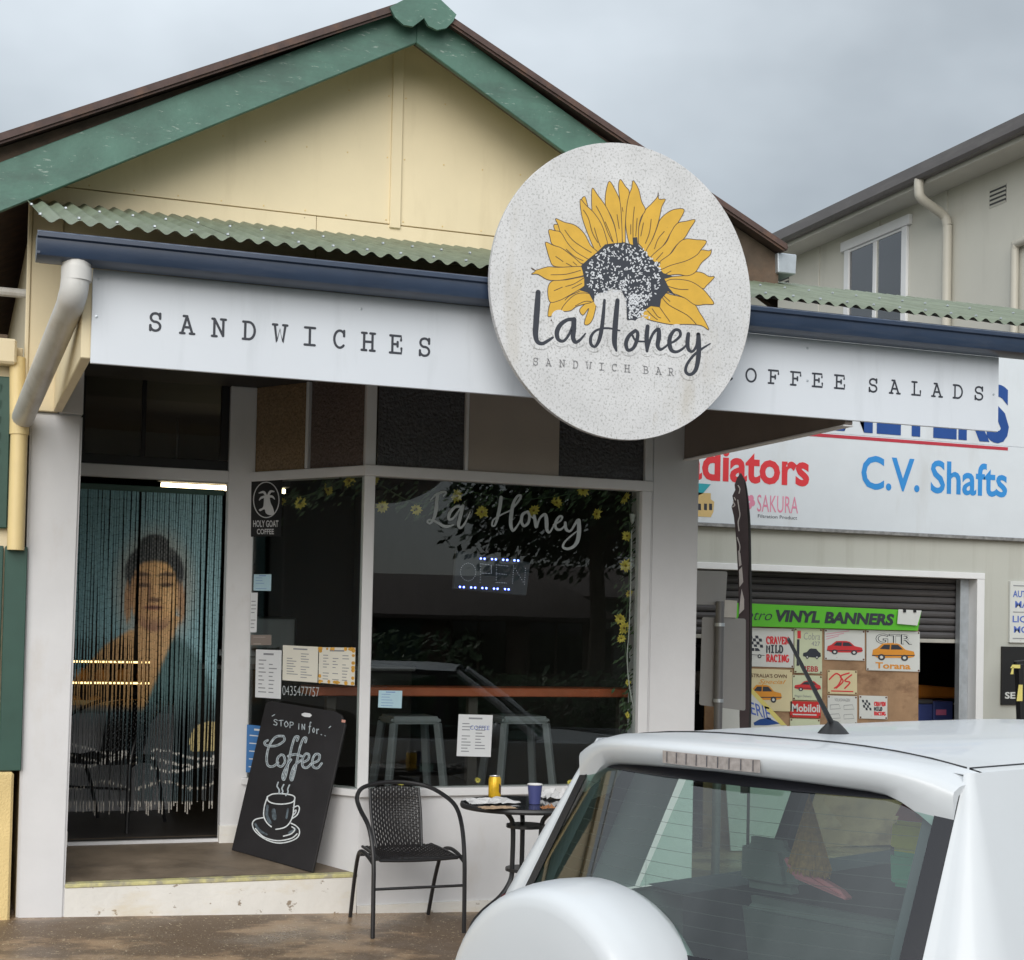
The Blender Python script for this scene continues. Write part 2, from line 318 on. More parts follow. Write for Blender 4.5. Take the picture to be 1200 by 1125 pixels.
obscure('textured_amber', (.27, .185, .105), 0); obscure('textured_brown', (.13, .095, .082), 0); obscure('textured_dark', (.055, .052, .056), 0)
# ------------------------------------------------------------------ ground
def gz(x, y): return .124-.03*max(-10, min(14, x))+.04*min(0., y)
def road_z(x, y):
    y = max(-13.5, min(-2.3, y)); return gz(x, -2.2)-.235+.004*(4.6-abs(y+6.9))
xs = [-60, -30, -10, -6, -3, -1, 0, 1, 2, 3, 4, 5, 6, 8, 10, 14, 30, 70]
tag(MB().grid([[(x, y, gz(x, y)) for x in xs] for y in (-2.2, -1.5, -.7, 0, 4, 12)]).build('footpath', 'footpath'), kind='structure')
tag(MB().grid([[(x, y, gz(x, -2.2)+z) for x in xs] for y, z in ((-2.2, -.006), (-2.215, .001), (-2.34, -.002), (-2.36, -.018), (-2.37, -.25))]).build('kerb', 'kerb_stone'), kind='structure')
tag(MB().grid([[(x, y, road_z(x, y)) for x in xs] for y in (-2.36, -4, -5.5, -6.9, -8.3, -9.8, -11.44)]).build('road', 'asphalt'), kind='structure')
tag(MB().grid([[(x, y, gz(x, -2.2)+z) for x in xs] for y, z in ((-11.43, -.26), (-11.44, -.02), (-11.46, 0), (-15.0, .06), (-15.02, -.2))]).build('verge', 'lawn'), kind='structure')
tag(MB().grid([[(x, y, -.75) for x in (-900, -60, 70, 900)] for y in (-900, -15, 12, 900)]).build('terrain', 'lawn'), kind='structure')
# ------------------------------------------------------------------ cafe building
CB = thing('cafe_building', 'cream weatherboard cafe with green gable boards, blue gutter and white pillars', 'building', (2.3, 0, 0))
XL, XR = .365, 4.245
# gable wall
def barge_pts(px): return [aty(a, b, -.36) for a, b in px]
def zline(a, b, x): return a.z+(b.z-a.z)*(x-a.x)/(b.x-a.x)
lo1, lo2 = aty(0, 248, -.36), aty(488, 50, -.36); up1, up2 = aty(0, 190, -.36), aty(400, 38, -.36); APX = lo2.x
r1, r2 = aty(0, 160, -.42), aty(400, 29, -.42)
RS = (r2.z-r1.z)/(r2.x-r1.x); RA = zline(r1, r2, APX)            # roof slope and ridge height
LS = (lo2.z-lo1.z)/(lo2.x-lo1.x); LA = lo2.z; US = (up2.z-up1.z)/(up2.x-up1.x); UA = zline(up1, up2, APX)
XE0, XE1 = 2*APX-4.58, 4.58                                      # eave ends
def roofz(x): return RA-RS*abs(x-APX)
ZB = 3.815
gl = [(XL, .0, 3.925), (APX-.028, 0, 3.925), (APX-.028, 0, roofz(APX)-.03), (XL, 0, roofz(XL)-.03)]
MB().prism(gl, (0, .03, 0)).build('gable_panel', 'cream', CB, bevel=.002)
MB().prism([(APX+.028, 0, 3.925), (XR, 0, 3.925), (XR, 0, roofz(XR)-.06), (APX+.028, 0, roofz(APX)-.06)], (0, .03, 0)).build('gable_panel', 'cream', CB, bevel=.002)
box('cover_batten', 'cream', CB, APX-.032, APX+.032, -.018, .02, 3.90, roofz(APX)-.1)
MB().prism([(XL, -.006, 3.10), (APX-.45, -.006, 3.10), (APX-.45, -.006, 3.918), (XL, -.006, 3.918)], (0, .03, 0)).build('base_board', 'cream', CB, bevel=.002)
MB().prism([(APX-.447, -.004, 3.10), (XR, -.004, 3.10), (XR, -.004, 3.918), (APX-.447, -.004, 3.918)], (0, .03, 0)).build('base_board', 'cream', CB, bevel=.002)
nl = MB()
for x0, x1 in ((XL+.03, APX-.05), (APX+.05, XR-.03)):
    for k in range(9):
        x = x0+(x1-x0)*k/8
        for z in (3.945, 4.3, 4.65):
            if z < roofz(x)-.2: nl.lathe([(0, -.0025), (.0045, -.002), (.005, 0)], (x, 0, z), 7, 'y')
nl.build('nail_heads', 'cream_render', CB, kind='stuff')
# barge boards, roof, ridge cap
for s in (-1, 1):
    xe = XE0+.02 if s < 0 else 4.12; d = abs(xe-APX)
    MB().prism([(xe, -.36, LA-LS*d), (APX, -.36, LA), (APX, -.36, UA), (xe, -.36, UA-US*d)], (0, .035, 0)).build('barge_board', 'barge_green', CB, bevel=.004)
    xo = XE0 if s < 0 else XE1; do = abs(xo-APX)
    rows = []
    for k in range(2):
        yy = (-.43, 8.3)[k]; rows.append([(APX+s*t*do, yy, RA-RS*t*do) for t in (0, .25, .5, .75, 1)])
    n_ = [Vector((0, 0, -.02))]
    m_ = MB(); m_.grid(rows); m_.grid([[tuple(Vector(p)+n_[0]) for p in r] for r in rows]); m_.build('roof_sheet', 'rust_brown', CB)
    MB().bar((APX, -.425, RA-.012), (xo, -.425, RA-RS*do-.012), .03, .05, up=(0, 0, 1)).build('barge_capping', 'rust_brown', CB, bevel=.012, seg=2)
    MB().prism([(xo, -.325, RA-RS*do-.03), (APX, -.325, RA-.03), (APX, -.325, LA+.02), (xo, -.325, LA-LS*do+.02)], (0, .05, 0)).build('fly_rafter', 'raw_timber', CB)
    gx = xo+s*.04
    MB().prism([(gx-.06, -.36, RA-RS*do-.14), (gx+.06, -.36, RA-RS*do-.14), (gx+.065, -.36, RA-RS*do-.02), (gx-.065, -.36, RA-RS*do-.02)], (0, 8.6, 0)).build('eave_gutter', 'galvanised', CB, bevel=.006)
    # soffit of the gable overhang, unseen, made cream to bounce light, side walls and rafters
    MB().prism([(APX, -.31, UA-.045), (APX, 0, UA-.045), (xo, 0, UA-US*do-.045), (xo, -.31, UA-US*do-.045)], (0, 0, .01)).build('overhang_lining', 'cream', CB)
fin = [(457, 8), (463, 20), (473, 29), (484, 31), (492, 25), (497, 21), (502, 30), (512, 35), (523, 33), (531, 25), (535, 17), (516, -1), (497, -12), (478, -3)]
MB().prism([aty(a, b, -.455) for a, b in fin], (0, .02, 0)).build('ridge_cap_end', 'barge_green', CB)
ra = aty(497, -8, -.455)
MB().prism([(ra.x, -.43, ra.z+.01), (ra.x+.17, -.43, ra.z-.085), (ra.x+.17, -.43, ra.z-.10), (ra.x, -.43, ra.z-.01), (ra.x-.17, -.43, ra.z-.10), (ra.x-.17, -.43, ra.z-.085)], (0, 8.7, 0)).build('ridge_cap', 'barge_green', CB)
# walls round the shop
box('side_wall', 'cream', CB, XL-.0, XL+.1, .03, 8, 0.05, 3.86, 0); box('side_wall', 'cream', CB, XR-.1, XR, .03, 8, -.1, 3.86, 0)
box('back_wall', 'cream', CB, XL, XR, 8, 8.1, -.1, 5.0, 0)
# pillars
pl = MB(); pl.hexa([(.367, 0, -.02), (.605, 0, -.02), (.605, .3, -.02), (.367, .3, -.02)], [(.364, 0, 2.73), (.628, 0, 2.73), (.628, .3, 2.73), (.364, .3, 2.73)])
pl.build('pillar', 'white_wall', CB, bevel=.012, seg=2)
box('pillar_head', 'white_wall', CB, .505, .628, -.012, .3, 2.731, 3.09, .003)
box('corner_board', 'cream', CB, .345, .503, -.02, .03, 2.733, 3.84, .004)
box('corner_trim', 'cream', CB, .325, .345, -.03, .03, 2.5, 3.86, .004)
box('pillar', 'white_wall', CB, 3.932, 4.245, 0, .3, -.15, 3.09, .008, seg=2)
# step and entry platform
def pz(y): return .276+.085*y/.75
MB().prism([(.606, 0, -.02), (2.168, 0, -.06), (2.168, 0, .268), (.606, 0, .266)], (0, .1, 0)).build('step_riser', 'white_peel', CB)
MB().hexa([(.606, -.006, .255), (2.168, -.006, .257), (2.168, .05, .255), (.606, .05, .255)], [(.606, -.006, .276), (2.168, -.006, .278), (2.168, .05, .281), (.606, .05, .281)]).build('step_nosing', 'safety_yellow', CB, bevel=.004)
MB().grid([[(.5, .049, pz(.05)), (2.17, .049, pz(.05))], [(.5, .75, pz(.75)), (2.17, .75, pz(.75))], [(.5, 1.0, pz(.75)+.012), (2.17, 1.0, pz(.75)+.012)]]).build('entry_floor', 'concrete_step', CB)
box('door_sill', 'white_trim', CB, .66, 1.62, .79, .83, pz(.75)-.01, pz(.75)+.02, .004)
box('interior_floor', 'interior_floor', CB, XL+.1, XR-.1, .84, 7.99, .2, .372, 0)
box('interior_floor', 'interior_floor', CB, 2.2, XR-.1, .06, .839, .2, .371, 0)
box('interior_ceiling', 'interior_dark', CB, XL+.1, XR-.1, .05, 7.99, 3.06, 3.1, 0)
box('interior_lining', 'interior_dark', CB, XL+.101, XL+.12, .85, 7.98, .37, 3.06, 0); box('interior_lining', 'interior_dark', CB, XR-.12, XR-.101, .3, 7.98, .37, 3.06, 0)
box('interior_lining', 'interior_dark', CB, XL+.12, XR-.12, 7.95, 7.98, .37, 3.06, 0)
# stall riser under the window, sill, frames
A_, B_ = Vector((2.172, 0, 0)), Vector((1.665, .76, 0)); DA = (B_-A_).normalized(); NA = Vector((DA.y, -DA.x, 0))
if NA.x > 0: NA = -NA
IN_ = -NA
def wallpoly(a, b, z0, z1, th, inn): return MB().prism([(*a[:2], z0), (*b[:2], z0), (*b[:2], z1), (*a[:2], z1)], Vector(inn)*th)
WF = Vector((3.932, 0, 0))
wallpoly(A_, WF, -.15, .70, .1, (0, 1, 0)).build('stall_riser', 'white_wall', CB)
wallpoly(A_, B_, .1, .70, .1, IN_).build('stall_riser', 'white_wall', CB)
wallpoly(A_+Vector((.0, -.012, 0)), WF+Vector((0, -.012, 0)), .03, .10, .012, (0, 1, 0)).build('skirting', 'white_peel', CB)
def bar_w(name, a, b, z0, z1, o0, o1, nrm, m='white_trim'):                       # horizontal bar along a wall, from offset o0 to o1 along the outward normal
    nrm = Vector(nrm); return MB().prism([Vector((*a[:2], z0))+nrm*o1, Vector((*b[:2], z0))+nrm*o1, Vector((*b[:2], z1))+nrm*o1, Vector((*a[:2], z1))+nrm*o1], -nrm*(o1-o0)).build(name, m, CB, bevel=.004)
FN = Vector((0, -1, 0))
SILL = .745; T0, T1 = 2.495, 2.555
bar_w('window_sill', A_+Vector((-.02, 0, 0)), WF, .70, SILL, -.1, .028, FN); bar_w('window_sill', A_+DA*.0, B_, .702, SILL-.003, -.1, .026, NA)
bar_w('transom_bar', A_+Vector((-.02, 0, 0)), WF+Vector((-.002, 0, 0)), T0, T1, -.08, .02, FN); bar_w('transom_bar', A_, B_, T0+.002, T1-.003, -.08, .018, NA)
def post(name, p, w, d0, d1, z0, z1, tdir, nrm, m='white_trim'):
    p, tdir, nrm = Vector(p), Vector(tdir), Vector(nrm)
    q = [p-tdir*w/2+nrm*d1, p+tdir*w/2+nrm*d1, p+tdir*w/2+nrm*d0, p-tdir*w/2+nrm*d0]
    return MB().prism([Vector((a.x, a.y, z0)) for a in q], (0, 0, z1-z0)).build(name, m, CB, bevel=.004)
EX = Vector((1, 0, 0))
post('corner_post', A_+Vector((.02, .02, 0)), .062, -.05, .012, SILL, T0, EX, FN); post('corner_post', A_+Vector((.02, .02, 0)), .062, -.05, .01, T1, 3.06, EX, FN)
post('window_jamb', (3.895, 0, 0), .062, -.08, .008, SILL, T0, EX, FN); post('window_jamb', (3.905, 0, 0), .05, -.08, .006, T1, 3.06, EX, FN)
# main pane and angled pane
MB().box(2.22, 3.866, .030, .036, SILL-.01, T0+.01).build('window_pane', 'shop_glass', CB)
pa, pb = A_+DA*.02, B_-DA*.02
MB().prism([(pa.x, pa.y, SILL-.01), (pb.x, pb.y, SILL-.01), (pb.x, pb.y, T0+.01), (pa.x, pa.y, T0+.01)], IN_*.006).build('window_pane', 'shop_glass', CB)
PANE_Y = .030
# panels over the transom bar
def xat(px, py): return aty(px, py, 0).x
seg = [(2.235, xat(545, 520), 'obscure_pane', 'textured_dark'), (xat(549, 520), xat(655, 530), 'transom_panel', 'board_beige'), (xat(655.5, 530), 3.885, 'obscure_pane', 'textured_dark')]
for a, b, nm, m_ in seg: box(nm, m_, CB, a, b, .02 if m_ != 'board_beige' else -.004, .035, T1-.01, 3.06, .002)
post('transom_mullion', (xat(547, 520), 0, 0), .02, -.05, .008, T1, 3.06, EX, FN)
def along(px, py):                                  # distance from the corner along the angled wall
    return (on(px, py, A_, NA)-A_).dot(DA)
def apanel(nm, t0, t1, z0, z1, m_, off, th=.015): a, b = A_+DA*t0+NA*off, A_+DA*t1+NA*off; return MB().prism([(a.x, a.y, z0), (b.x, b.y, z0), (b.x, b.y, z1), (a.x, a.y, z1)], IN_*th).build(nm, m_, CB)
LA_ = (B_-A_).length
tm = along(360, 510)
apanel('obscure_pane', .035, tm, T1-.01, 3.06, 'textured_brown', -.02); apanel('obscure_pane', tm, LA_, T1-.01, 3.06, 'textured_amber', -.02)
post('transom_mullion', A_+DA*tm, .022, -.05, .008, T1, 3.06, DA, NA)
# door set
YD = .76
xj0, xj1 = aty(97, 700, YD).x, aty(262, 800, YD).x
box('door_jamb', 'white_trim', CB, .60, .655, YD, YD+.09, pz(.75), 3.06, .004); box('door_jamb', 'white_trim', CB, xj1, B_.x+.02, YD-.0, YD+.09, pz(.75), 3.06, .004)
box('jamb_foot', 'white_peel', CB, .595, .668, YD-.012, YD+.05, pz(.75)-.01, pz(.75)+.09, .004); box('jamb_foot', 'white_peel', CB, xj1-.004, B_.x+.03, YD-.014, YD+.05, pz(.75)-.01, pz(.75)+.10, .004)
box('door_head', 'white_trim', CB, .655, xj1, YD+.006, YD+.085, T0-.01, T1, .004)
box('door_transom_frame', 'frame_black', CB, .656, xj1-.001, YD+.035, YD+.06, T1, T1+.06, .003)
for a, b in ((.656, .70), (1.02, 1.045), (xj1-.05, xj1-.001)): box('door_transom_frame', 'frame_black', CB, a, b, YD+.034, YD+.061, T1+.061, 3.06, .003)
box('transom_glass', 'shop_glass', CB, .70, xj1-.05, YD+.045, YD+.05, T1+.05, 3.06, 0)
box('entry_wall', 'white_wall', CB, .50, .600, .3, YD+.09, .1, 3.06, 0)
# awning
zs0, zs1, ys0, ys1 = 3.262, 3.835, -1.90, .0; AX0, AX1 = .30, 6.45
nsh = 8; wsh = (AX1-AX0)/nsh
for i in range(nsh):
    x0 = AX0+i*wsh; n = 81; rows = []
    for y, z in ((ys0, zs0), (-1.2, zs0+(zs1-zs0)*.7/1.9), (-.6, zs0+(zs1-zs0)*1.3/1.9), (ys1, zs1)):
        rows.append([(x0+(wsh+.03)*k/(n-1), y, z+.0105*math.cos(2*math.pi*(x0+(wsh+.03)*k/(n-1)-AX0)/.0762)+(.0012 if i % 2 else 0)) for k in range(n)])
    MB().grid(rows).build('roof_sheet', 'awning_sheet', CB, smooth=True)
scr = MB()
for i in range(40):
    for y in (-1.82, -.95):
        x = AX0+.0762*2*i; z = zs0+(zs1-zs0)*(y-ys0)/1.9+.0115; scr.lathe([(0, .010), (.007, .008), (.007, 0)], (x, y, z), 6)
scr.build('roof_screws', 'galvanised', CB, kind='stuff')
prof = [(-1.955, 3.203), (-1.968, 3.195), (-1.968, 3.178), (-1.955, 3.172), (-1.955, 3.135), (-1.945, 3.108), (-1.92, 3.098), (-1.835, 3.098), (-1.835, 3.195), (-1.84, 3.195), (-1.84, 3.104), (-1.918, 3.104), (-1.94, 3.113), (-1.948, 3.137), (-1.948, 3.198)]
MB().prism([(.285, y, z) for y, z in prof], (6.2, 0, 0)).build('gutter', 'gutter_navy', CB, smooth=True)
MB().prism([(.285, -1.95, 3.195), (.285, -1.95, 3.112), (.285, -1.836, 3.102), (.285, -1.836, 3.195)], (.012, 0, 0)).build('gutter_end', 'gutter_navy', CB)
box('awning_fascia_timber', 'raw_timber', CB, .30, 6.40, -1.833, -1.79, 3.106, 3.235, .003)
box('awning_lining', 'board_shade_brown', CB, .53, 5.02, -1.775, -.001, 3.075, 3.09, 0)
box('awning_beam', 'cream', CB, .478, .522, -1.77, -.02, 2.735, 3.07, .004)
box('awning_beam', 'board_shade_brown', CB, 4.138, 4.182, -1.775, 0, 2.702, 3.07, .004)  # shade on the beam's inner face is put into its brown
box('beam_flange', 'white_trim', CB, 4.132, 4.188, -1.77, -.002, 2.694, 2.702, .001)
# downpipe
g0 = aty(90, 308, -1.885); g1 = aty(87, 338, -1.885); w1 = Vector((.325, -.06, aty(30, 490, -.06).z))
path = spline([tuple(Vector((g0.x, g0.y, 3.09))), tuple(g0), tuple(g1), tuple(g1+Vector((-.006, .03, -.035)))], 5)
MB().tube(path+[tuple(g1.lerp(w1, .06)+Vector((0, 0, -.03))), tuple(w1)], .056, 16).build('downpipe', 'pvc_white', CB, smooth=True)
MB().tube([g0+Vector((0, 0, -.02)), g0+Vector((0, 0, -.075))], .061, 18).build('pipe_collar', 'pvc_white', CB, smooth=True)
rgz = random.Random(31); gm = MB(); mat('grit_pale', (.40, .34, .25), .7, var=.3, vs=9)
for k in range(260):
    x, y = rgz.uniform(-.6, 3.4), -.02-abs(rgz.gauss(0, .55)); r = rgz.uniform(.002, .0055); z = gz(x, y); a0 = rgz.random()*6
    gm.add([(x, y, z+r*.7)]+[(x+r*rgz.uniform(.7, 1.2)*math.cos(a0+i*1.2566), y+r*rgz.uniform(.7, 1.2)*math.sin(a0+i*1.2566), z-.001) for i in range(5)], [(0, i+1, (i+1) % 5+1) for i in range(5)])
gt_ = gm.build('pavement_grit', 'grit_pale', None, fix=False); tag(gt_, 'pale grit scattered over the wet footpath by the step', 'grit', kind='stuff')
# ------------------------------------------------------------------ fascia sign
FS = thing('fascia_sign', 'long white shop fascia sign reading sandwiches, coffee and salads under blue gutter', 'sign', (2.77, -1.8, 2.71))
FY = -1.80
box('sign_board', 'sign_white', FS, .515, 2.9, FY, FY+.02, 2.712, 3.104, .002); box('sign_board', 'sign_white', FS, 2.903, 5.033, FY, FY+.02, 2.720, 3.104, .002)
fn = px_plane((0, FY, 0), FN, .0015)
def letters(px_list, parent, name, w):
    for c, xa, ya, xb, yb in px_list:
        ik = Ink(lambda x, y, h=0.: Vector((x, FY-.0015-h, y)))
        p, q = aty(xa, yb, FY), aty(xb, ya, FY)
        for st in SLAB[c]: ik.stroke([(p.x+(q.x-p.x)*a, p.z+(q.z-p.z)*b) for a, b in st], w)
        ik.build(name, 'ink_dark', parent)
xc = [182, 219.5, 256.5, 292, 328, 363, 397.5, 431.5, 464, 497.5]
letters([(c, x-8.3+i*.06, 367.5+(x-182)*.0935, x+8.3-i*.06, 387+(x-182)*.0935) for i, (c, x) in enumerate(zip('SANDWICHES', xc))], FS, 'letter', .0105)
xc = [853.5, 880, 906.5, 932.5, 958, 984]
letters([(c, x-6.6, 432.5+(x-880)*.0755, x+6.6, 447+(x-880)*.0755) for c, x in zip('COFFEE', xc)], FS, 'letter', .0092)
xc = [1023, 1048.5, 1073.5, 1098, 1122.5, 1147]
letters([(c, x-6, 433.5+(x-880)*.0755, x+6, 448+(x-880)*.0755) for c, x in zip('SALADS', xc)], FS, 'letter', .0092)
sc = MB()
for a, b in ((115, 327), (113, 371), (423, 362), (580, 380), (946, 446), (1164, 462), (946, 408)):
    p = aty(a, b, FY); sc.lathe([(0, -.004), (.006, -.003), (.006, 0)], (p.x, FY, p.z), 8, 'y')
sc.build('screws', 'galvanised', FS, kind='stuff')
# ------------------------------------------------------------------ round sign
exec_disc = True
DY = -2.02
dc = aty(727, 341, DY); dl, dr_ = aty(574, 332, DY), aty(880, 352, DY); dt, db = aty(729, 167.5, DY), aty(725, 515, DY)
DRX, DRZ = (dr_.x-dl.x)/2, (dt.z-db.z)/2; dc.x = (dl.x+dr_.x)/2; dc.z = (dt.z+db.z)/2
RSG = thing('round_sign', 'weathered white round sign with yellow sunflower hanging in front of the fascia', 'sign', (dc.x, DY, dc.z-DRZ))
mat('disc_white', (.60, .60, .61), .55, var=.12, vs=3, dirt=(.26, .26, .25), dirt_amt=.72, dirt_scale=(105, 105, 92), ramp=(.525, .62), dirt2=(.42, .38, .31), dirt2_scale=(5, 1, 1.3), d2=.6, ramp2=(.55, .78))
mat('petal_yellow', (.64, .38, .045), .5, var=.08, vs=12, fleck=(.42, .27, .06), fleck_s=120, fleck_t=.68)
mat('seed_dark', (.030, .035, .048), .6, var=.1); mat('fleck_white', (.66, .68, .72), .6, var=.1); mat('petal_line', (.075, .05, .035), .6, var=.1)
ring = [(dc.x+DRX*math.cos(t), DY, dc.z+DRZ*math.sin(t)) for t in [2*math.pi*k/96 for k in range(96)]]
MB().prism(ring, (0, .028, 0)).build('sign_disc', 'disc_white', RSG, smooth=True, bevel=.003)
for x in (dc.x-.3, dc.x+.3): box('bracket', 'galvanised', RSG, x-.02, x+.02, DY+.028, FY-.001, 2.80, 2.95, .002)
_fd = px_plane((0, DY, 0), FN, .0005); fd = lambda x, y, h=0.: _fd(x, y, h*.35)
q1 = lambda x, y: (610+x/9.375, 200+y/9.375); q2 = lambda x, y: (720+x/9.375, 200+y/9.375); q3 = lambda x, y: (610+x/7.5, 300+y/7.5); q4 = lambda x, y: (720+x/7.5, 300+y/7.5)
PET = [(q1, [(670, 330), (708, 285), (740, 400), (735, 440)]),
 (q2, [(482, 240), (470, 290), (400, 370), (340, 430), (300, 520), (265, 640), (260, 780), (300, 840), (345, 890), (430, 720), (490, 540), (520, 400), (560, 315), (490, 312)]),
 (q2, [(65, 95), (45, 180), (60, 330), (75, 500), (90, 800), (120, 800), (120, 600), (135, 400), (165, 240), (120, 170)]),
 (q2, [(205, 108), (190, 190), (160, 270), (135, 400), (125, 600), (160, 790), (210, 860), (260, 830), (265, 650), (290, 520), (340, 430), (300, 340), (265, 200)]),
 (q1, [(978, 115), (940, 220), (930, 330), (940, 400), (1000, 510), (1045, 650), (1065, 820), (1115, 820), (1108, 500), (1090, 330), (1050, 230)]),
 (q1, [(790, 190), (780, 300), (785, 430), (800, 455), (880, 570), (930, 700), (955, 850), (1060, 820), (1040, 640), (990, 500), (930, 380), (850, 270)]),
 (q1, [(655, 315), (668, 470), (700, 590), (750, 720), (800, 840), (850, 920), (955, 850), (930, 700), (880, 570), (800, 455), (720, 380)]),
 (q2, [(768, 430), (660, 425), (570, 470), (500, 540), (470, 620), (420, 750), (345, 890), (370, 960), (480, 880), (560, 790), (620, 680), (700, 570)]),
 (q2, [(888, 540), (790, 555), (690, 580), (620, 680), (560, 800), (400, 950), (440, 1020), (510, 1010), (600, 930), (680, 820), (770, 740), (830, 640)]),
 (q4, [(880, 185), (830, 180), (780, 150), (715, 140), (640, 170), (440, 190), (440, 240), (640, 215), (770, 285), (810, 260)]),
 (q2, [(1065, 868), (1040, 880), (950, 872), (900, 930), (790, 990), (620, 1040), (500, 1100), (520, 1150), (700, 1140), (800, 1155), (890, 1115), (960, 1010), (1050, 930)]),
 (q2, [(1012, 775), (900, 758), (780, 750), (700, 800), (620, 910), (490, 1010), (490, 1090), (620, 1040), (790, 990), (900, 930), (950, 870)]),
 (q4, [(830, 650), (790, 560), (745, 490), (710, 430), (620, 370), (500, 340), (400, 320), (300, 420), (230, 480), (240, 540), (480, 600), (620, 600), (760, 610)]),
 (q4, [(875, 420), (830, 350), (770, 285), (660, 220), (500, 205), (430, 250), (430, 310), (520, 330), (620, 370), (710, 430), (800, 425)]),
 (q1, [(365, 600), (380, 655), (440, 680), (420, 600), (385, 590)]),
 (q1, [(385, 525), (410, 590), (440, 680), (500, 790), (600, 890), (740, 970), (830, 980), (850, 900), (770, 820), (700, 690), (600, 600), (480, 565)]),
 (q1, [(310, 650), (325, 740), (350, 810), (450, 850), (550, 920), (660, 1020), (760, 990), (620, 900), (520, 800), (445, 680), (380, 660)]),
 (q1, [(275, 785), (290, 870), (320, 970), (360, 1045), (480, 1060), (580, 1060), (690, 1050), (640, 1000), (560, 930), (450, 850), (360, 820)]),
 (q3, [(240, 525), (265, 405), (330, 395), (430, 345), (560, 280), (590, 340), (450, 400), (360, 480), (270, 570), (280, 530)]),
 (q3, [(280, 220), (240, 285), (255, 400), (330, 395), (430, 345), (580, 250), (590, 180), (400, 210)]),
 (q3, [(95, 105), (130, 125), (240, 95), (330, 100), (560, 95), (580, 160), (400, 205), (300, 215), (230, 205), (150, 160), (95, 160), (130, 130)]),
 (q3, [(520, 470), (550, 520), (600, 460), (560, 590), (600, 600), (640, 540), (665, 400), (600, 400)]),
 (q3, [(360, 480), (400, 410), (480, 340), (570, 325), (650, 350), (640, 400), (500, 440), (440, 480)])]
for i, (q, pts) in enumerate(PET):
    pp = [q(*p) for p in pts]; h = .0004+i*.00012
    o = Ink(fd).poly(spline(pp, 4, True), h).build('petal', 'petal_yellow', RSG)
    Ink(fd).stroke(spline(pp, 4, True)+[pp[0]], .85, False, h+.00006).build('petal_outline', 'petal_line', o)
LN = [(q1, [(830, 385), (900, 520), (960, 680), (1010, 780)]), (q1, [(690, 430), (745, 520), (790, 680), (850, 790)]), (q1, [(930, 560), (980, 680), (1020, 790)]), (q1, [(810, 625), (850, 760), (880, 840)]), (q1, [(1060, 480), (1085, 640)]),
 (q1, [(485, 650), (570, 760), (680, 840), (780, 900)]), (q1, [(500, 860), (590, 940), (690, 990)]), (q1, [(385, 940), (470, 1000)]), (q1, [(500, 1015), (575, 1055)]), (q1, [(575, 1000), (620, 1040)]),
 (q2, [(220, 395), (205, 560), (205, 740)]), (q2, [(250, 520), (235, 720)]), (q2, [(180, 590), (180, 700)]), (q2, [(405, 530), (385, 680), (340, 800)]), (q2, [(320, 570), (290, 720)]), (q2, [(550, 665), (480, 750), (440, 860)]), (q2, [(535, 895), (460, 980)]), (q2, [(85, 400), (95, 450)]),
 (q4, [(500, 130), (440, 165)]), (q4, [(650, 295), (560, 290), (470, 265)]), (q4, [(490, 400), (430, 345)]), (q4, [(415, 355), (480, 430), (640, 520), (720, 600)]), (q4, [(385, 430), (440, 510), (490, 580)]), (q4, [(330, 460), (380, 530), (410, 545)]), (q4, [(290, 480), (340, 530), (380, 560)]),
 (q3, [(265, 165), (400, 160), (530, 125)]), (q3, [(295, 305), (370, 272)]), (q3, [(395, 268), (470, 245), (560, 190)]), (q3, [(450, 285), (540, 240)]), (q3, [(390, 390), (430, 350), (520, 310)]), (q3, [(480, 440), (560, 400), (620, 400)])]
ik = Ink(fd)
for q, pts in LN: ik.stroke(spline([q(*p) for p in pts], 5), .8, False, .0040)
ik.build('petal_veins', 'petal_line', RSG, kind='stuff')
sd = [q1(835, 900), q1(740, 975), q1(665, 1045), q3(545, 130), q3(560, 200), q3(560, 260), q3(520, 300), q3(600, 325), q3(640, 400), (705, 345), (716, 338), (728, 340), (734, 352), q4(110, 560), q4(160, 575), q4(210, 560), q4(260, 480), q4(320, 440), q4(400, 450), q4(410, 380), q4(470, 310), q4(540, 350), q4(480, 280), q4(440, 200), q4(520, 180), q4(430, 150), q2(480, 1060), q2(510, 1010), q2(440, 1000), q2(380, 940), q2(320, 870), q2(260, 820), q2(250, 730), q2(200, 735), q2(205, 815), q2(100, 785), q1(1120, 790), q1(1040, 795), q1(930, 810)]
Ink(fd).poly(sd, .0045).build('seed_head', 'seed_dark', RSG)
rnd = random.Random(3); ik = Ink(fd)
for k in range(760):
    t = rnd.uniform(0, 6.283); rr = math.sqrt(rnd.uniform(0, .93)); x, y = 731.5+46*rr*math.cos(t), 323+38*rr*math.sin(t)
    if rnd.random() < .25: x, y = 737+rnd.uniform(0, 1)*26*(1-.55*rnd.random()), 345+rnd.uniform(0, 27)
    if (x < 733 and y > 343 and x > 700) or (x-731.5)**2/47**2+(y-325)**2/45**2 > 1 and y < 345: continue
    if 708 < x < 745 and 303 < y < 312 and rnd.random() < .7: continue
    a = rnd.uniform(0, 6.283); l = rnd.uniform(.6, 2.2); ik.stroke([(x, y), (x+l*math.cos(a), y+l*math.sin(a))], rnd.uniform(.8, 1.5), True, .0048)
ik.build('seed_flecks', 'fleck_white', RSG, kind='stuff')
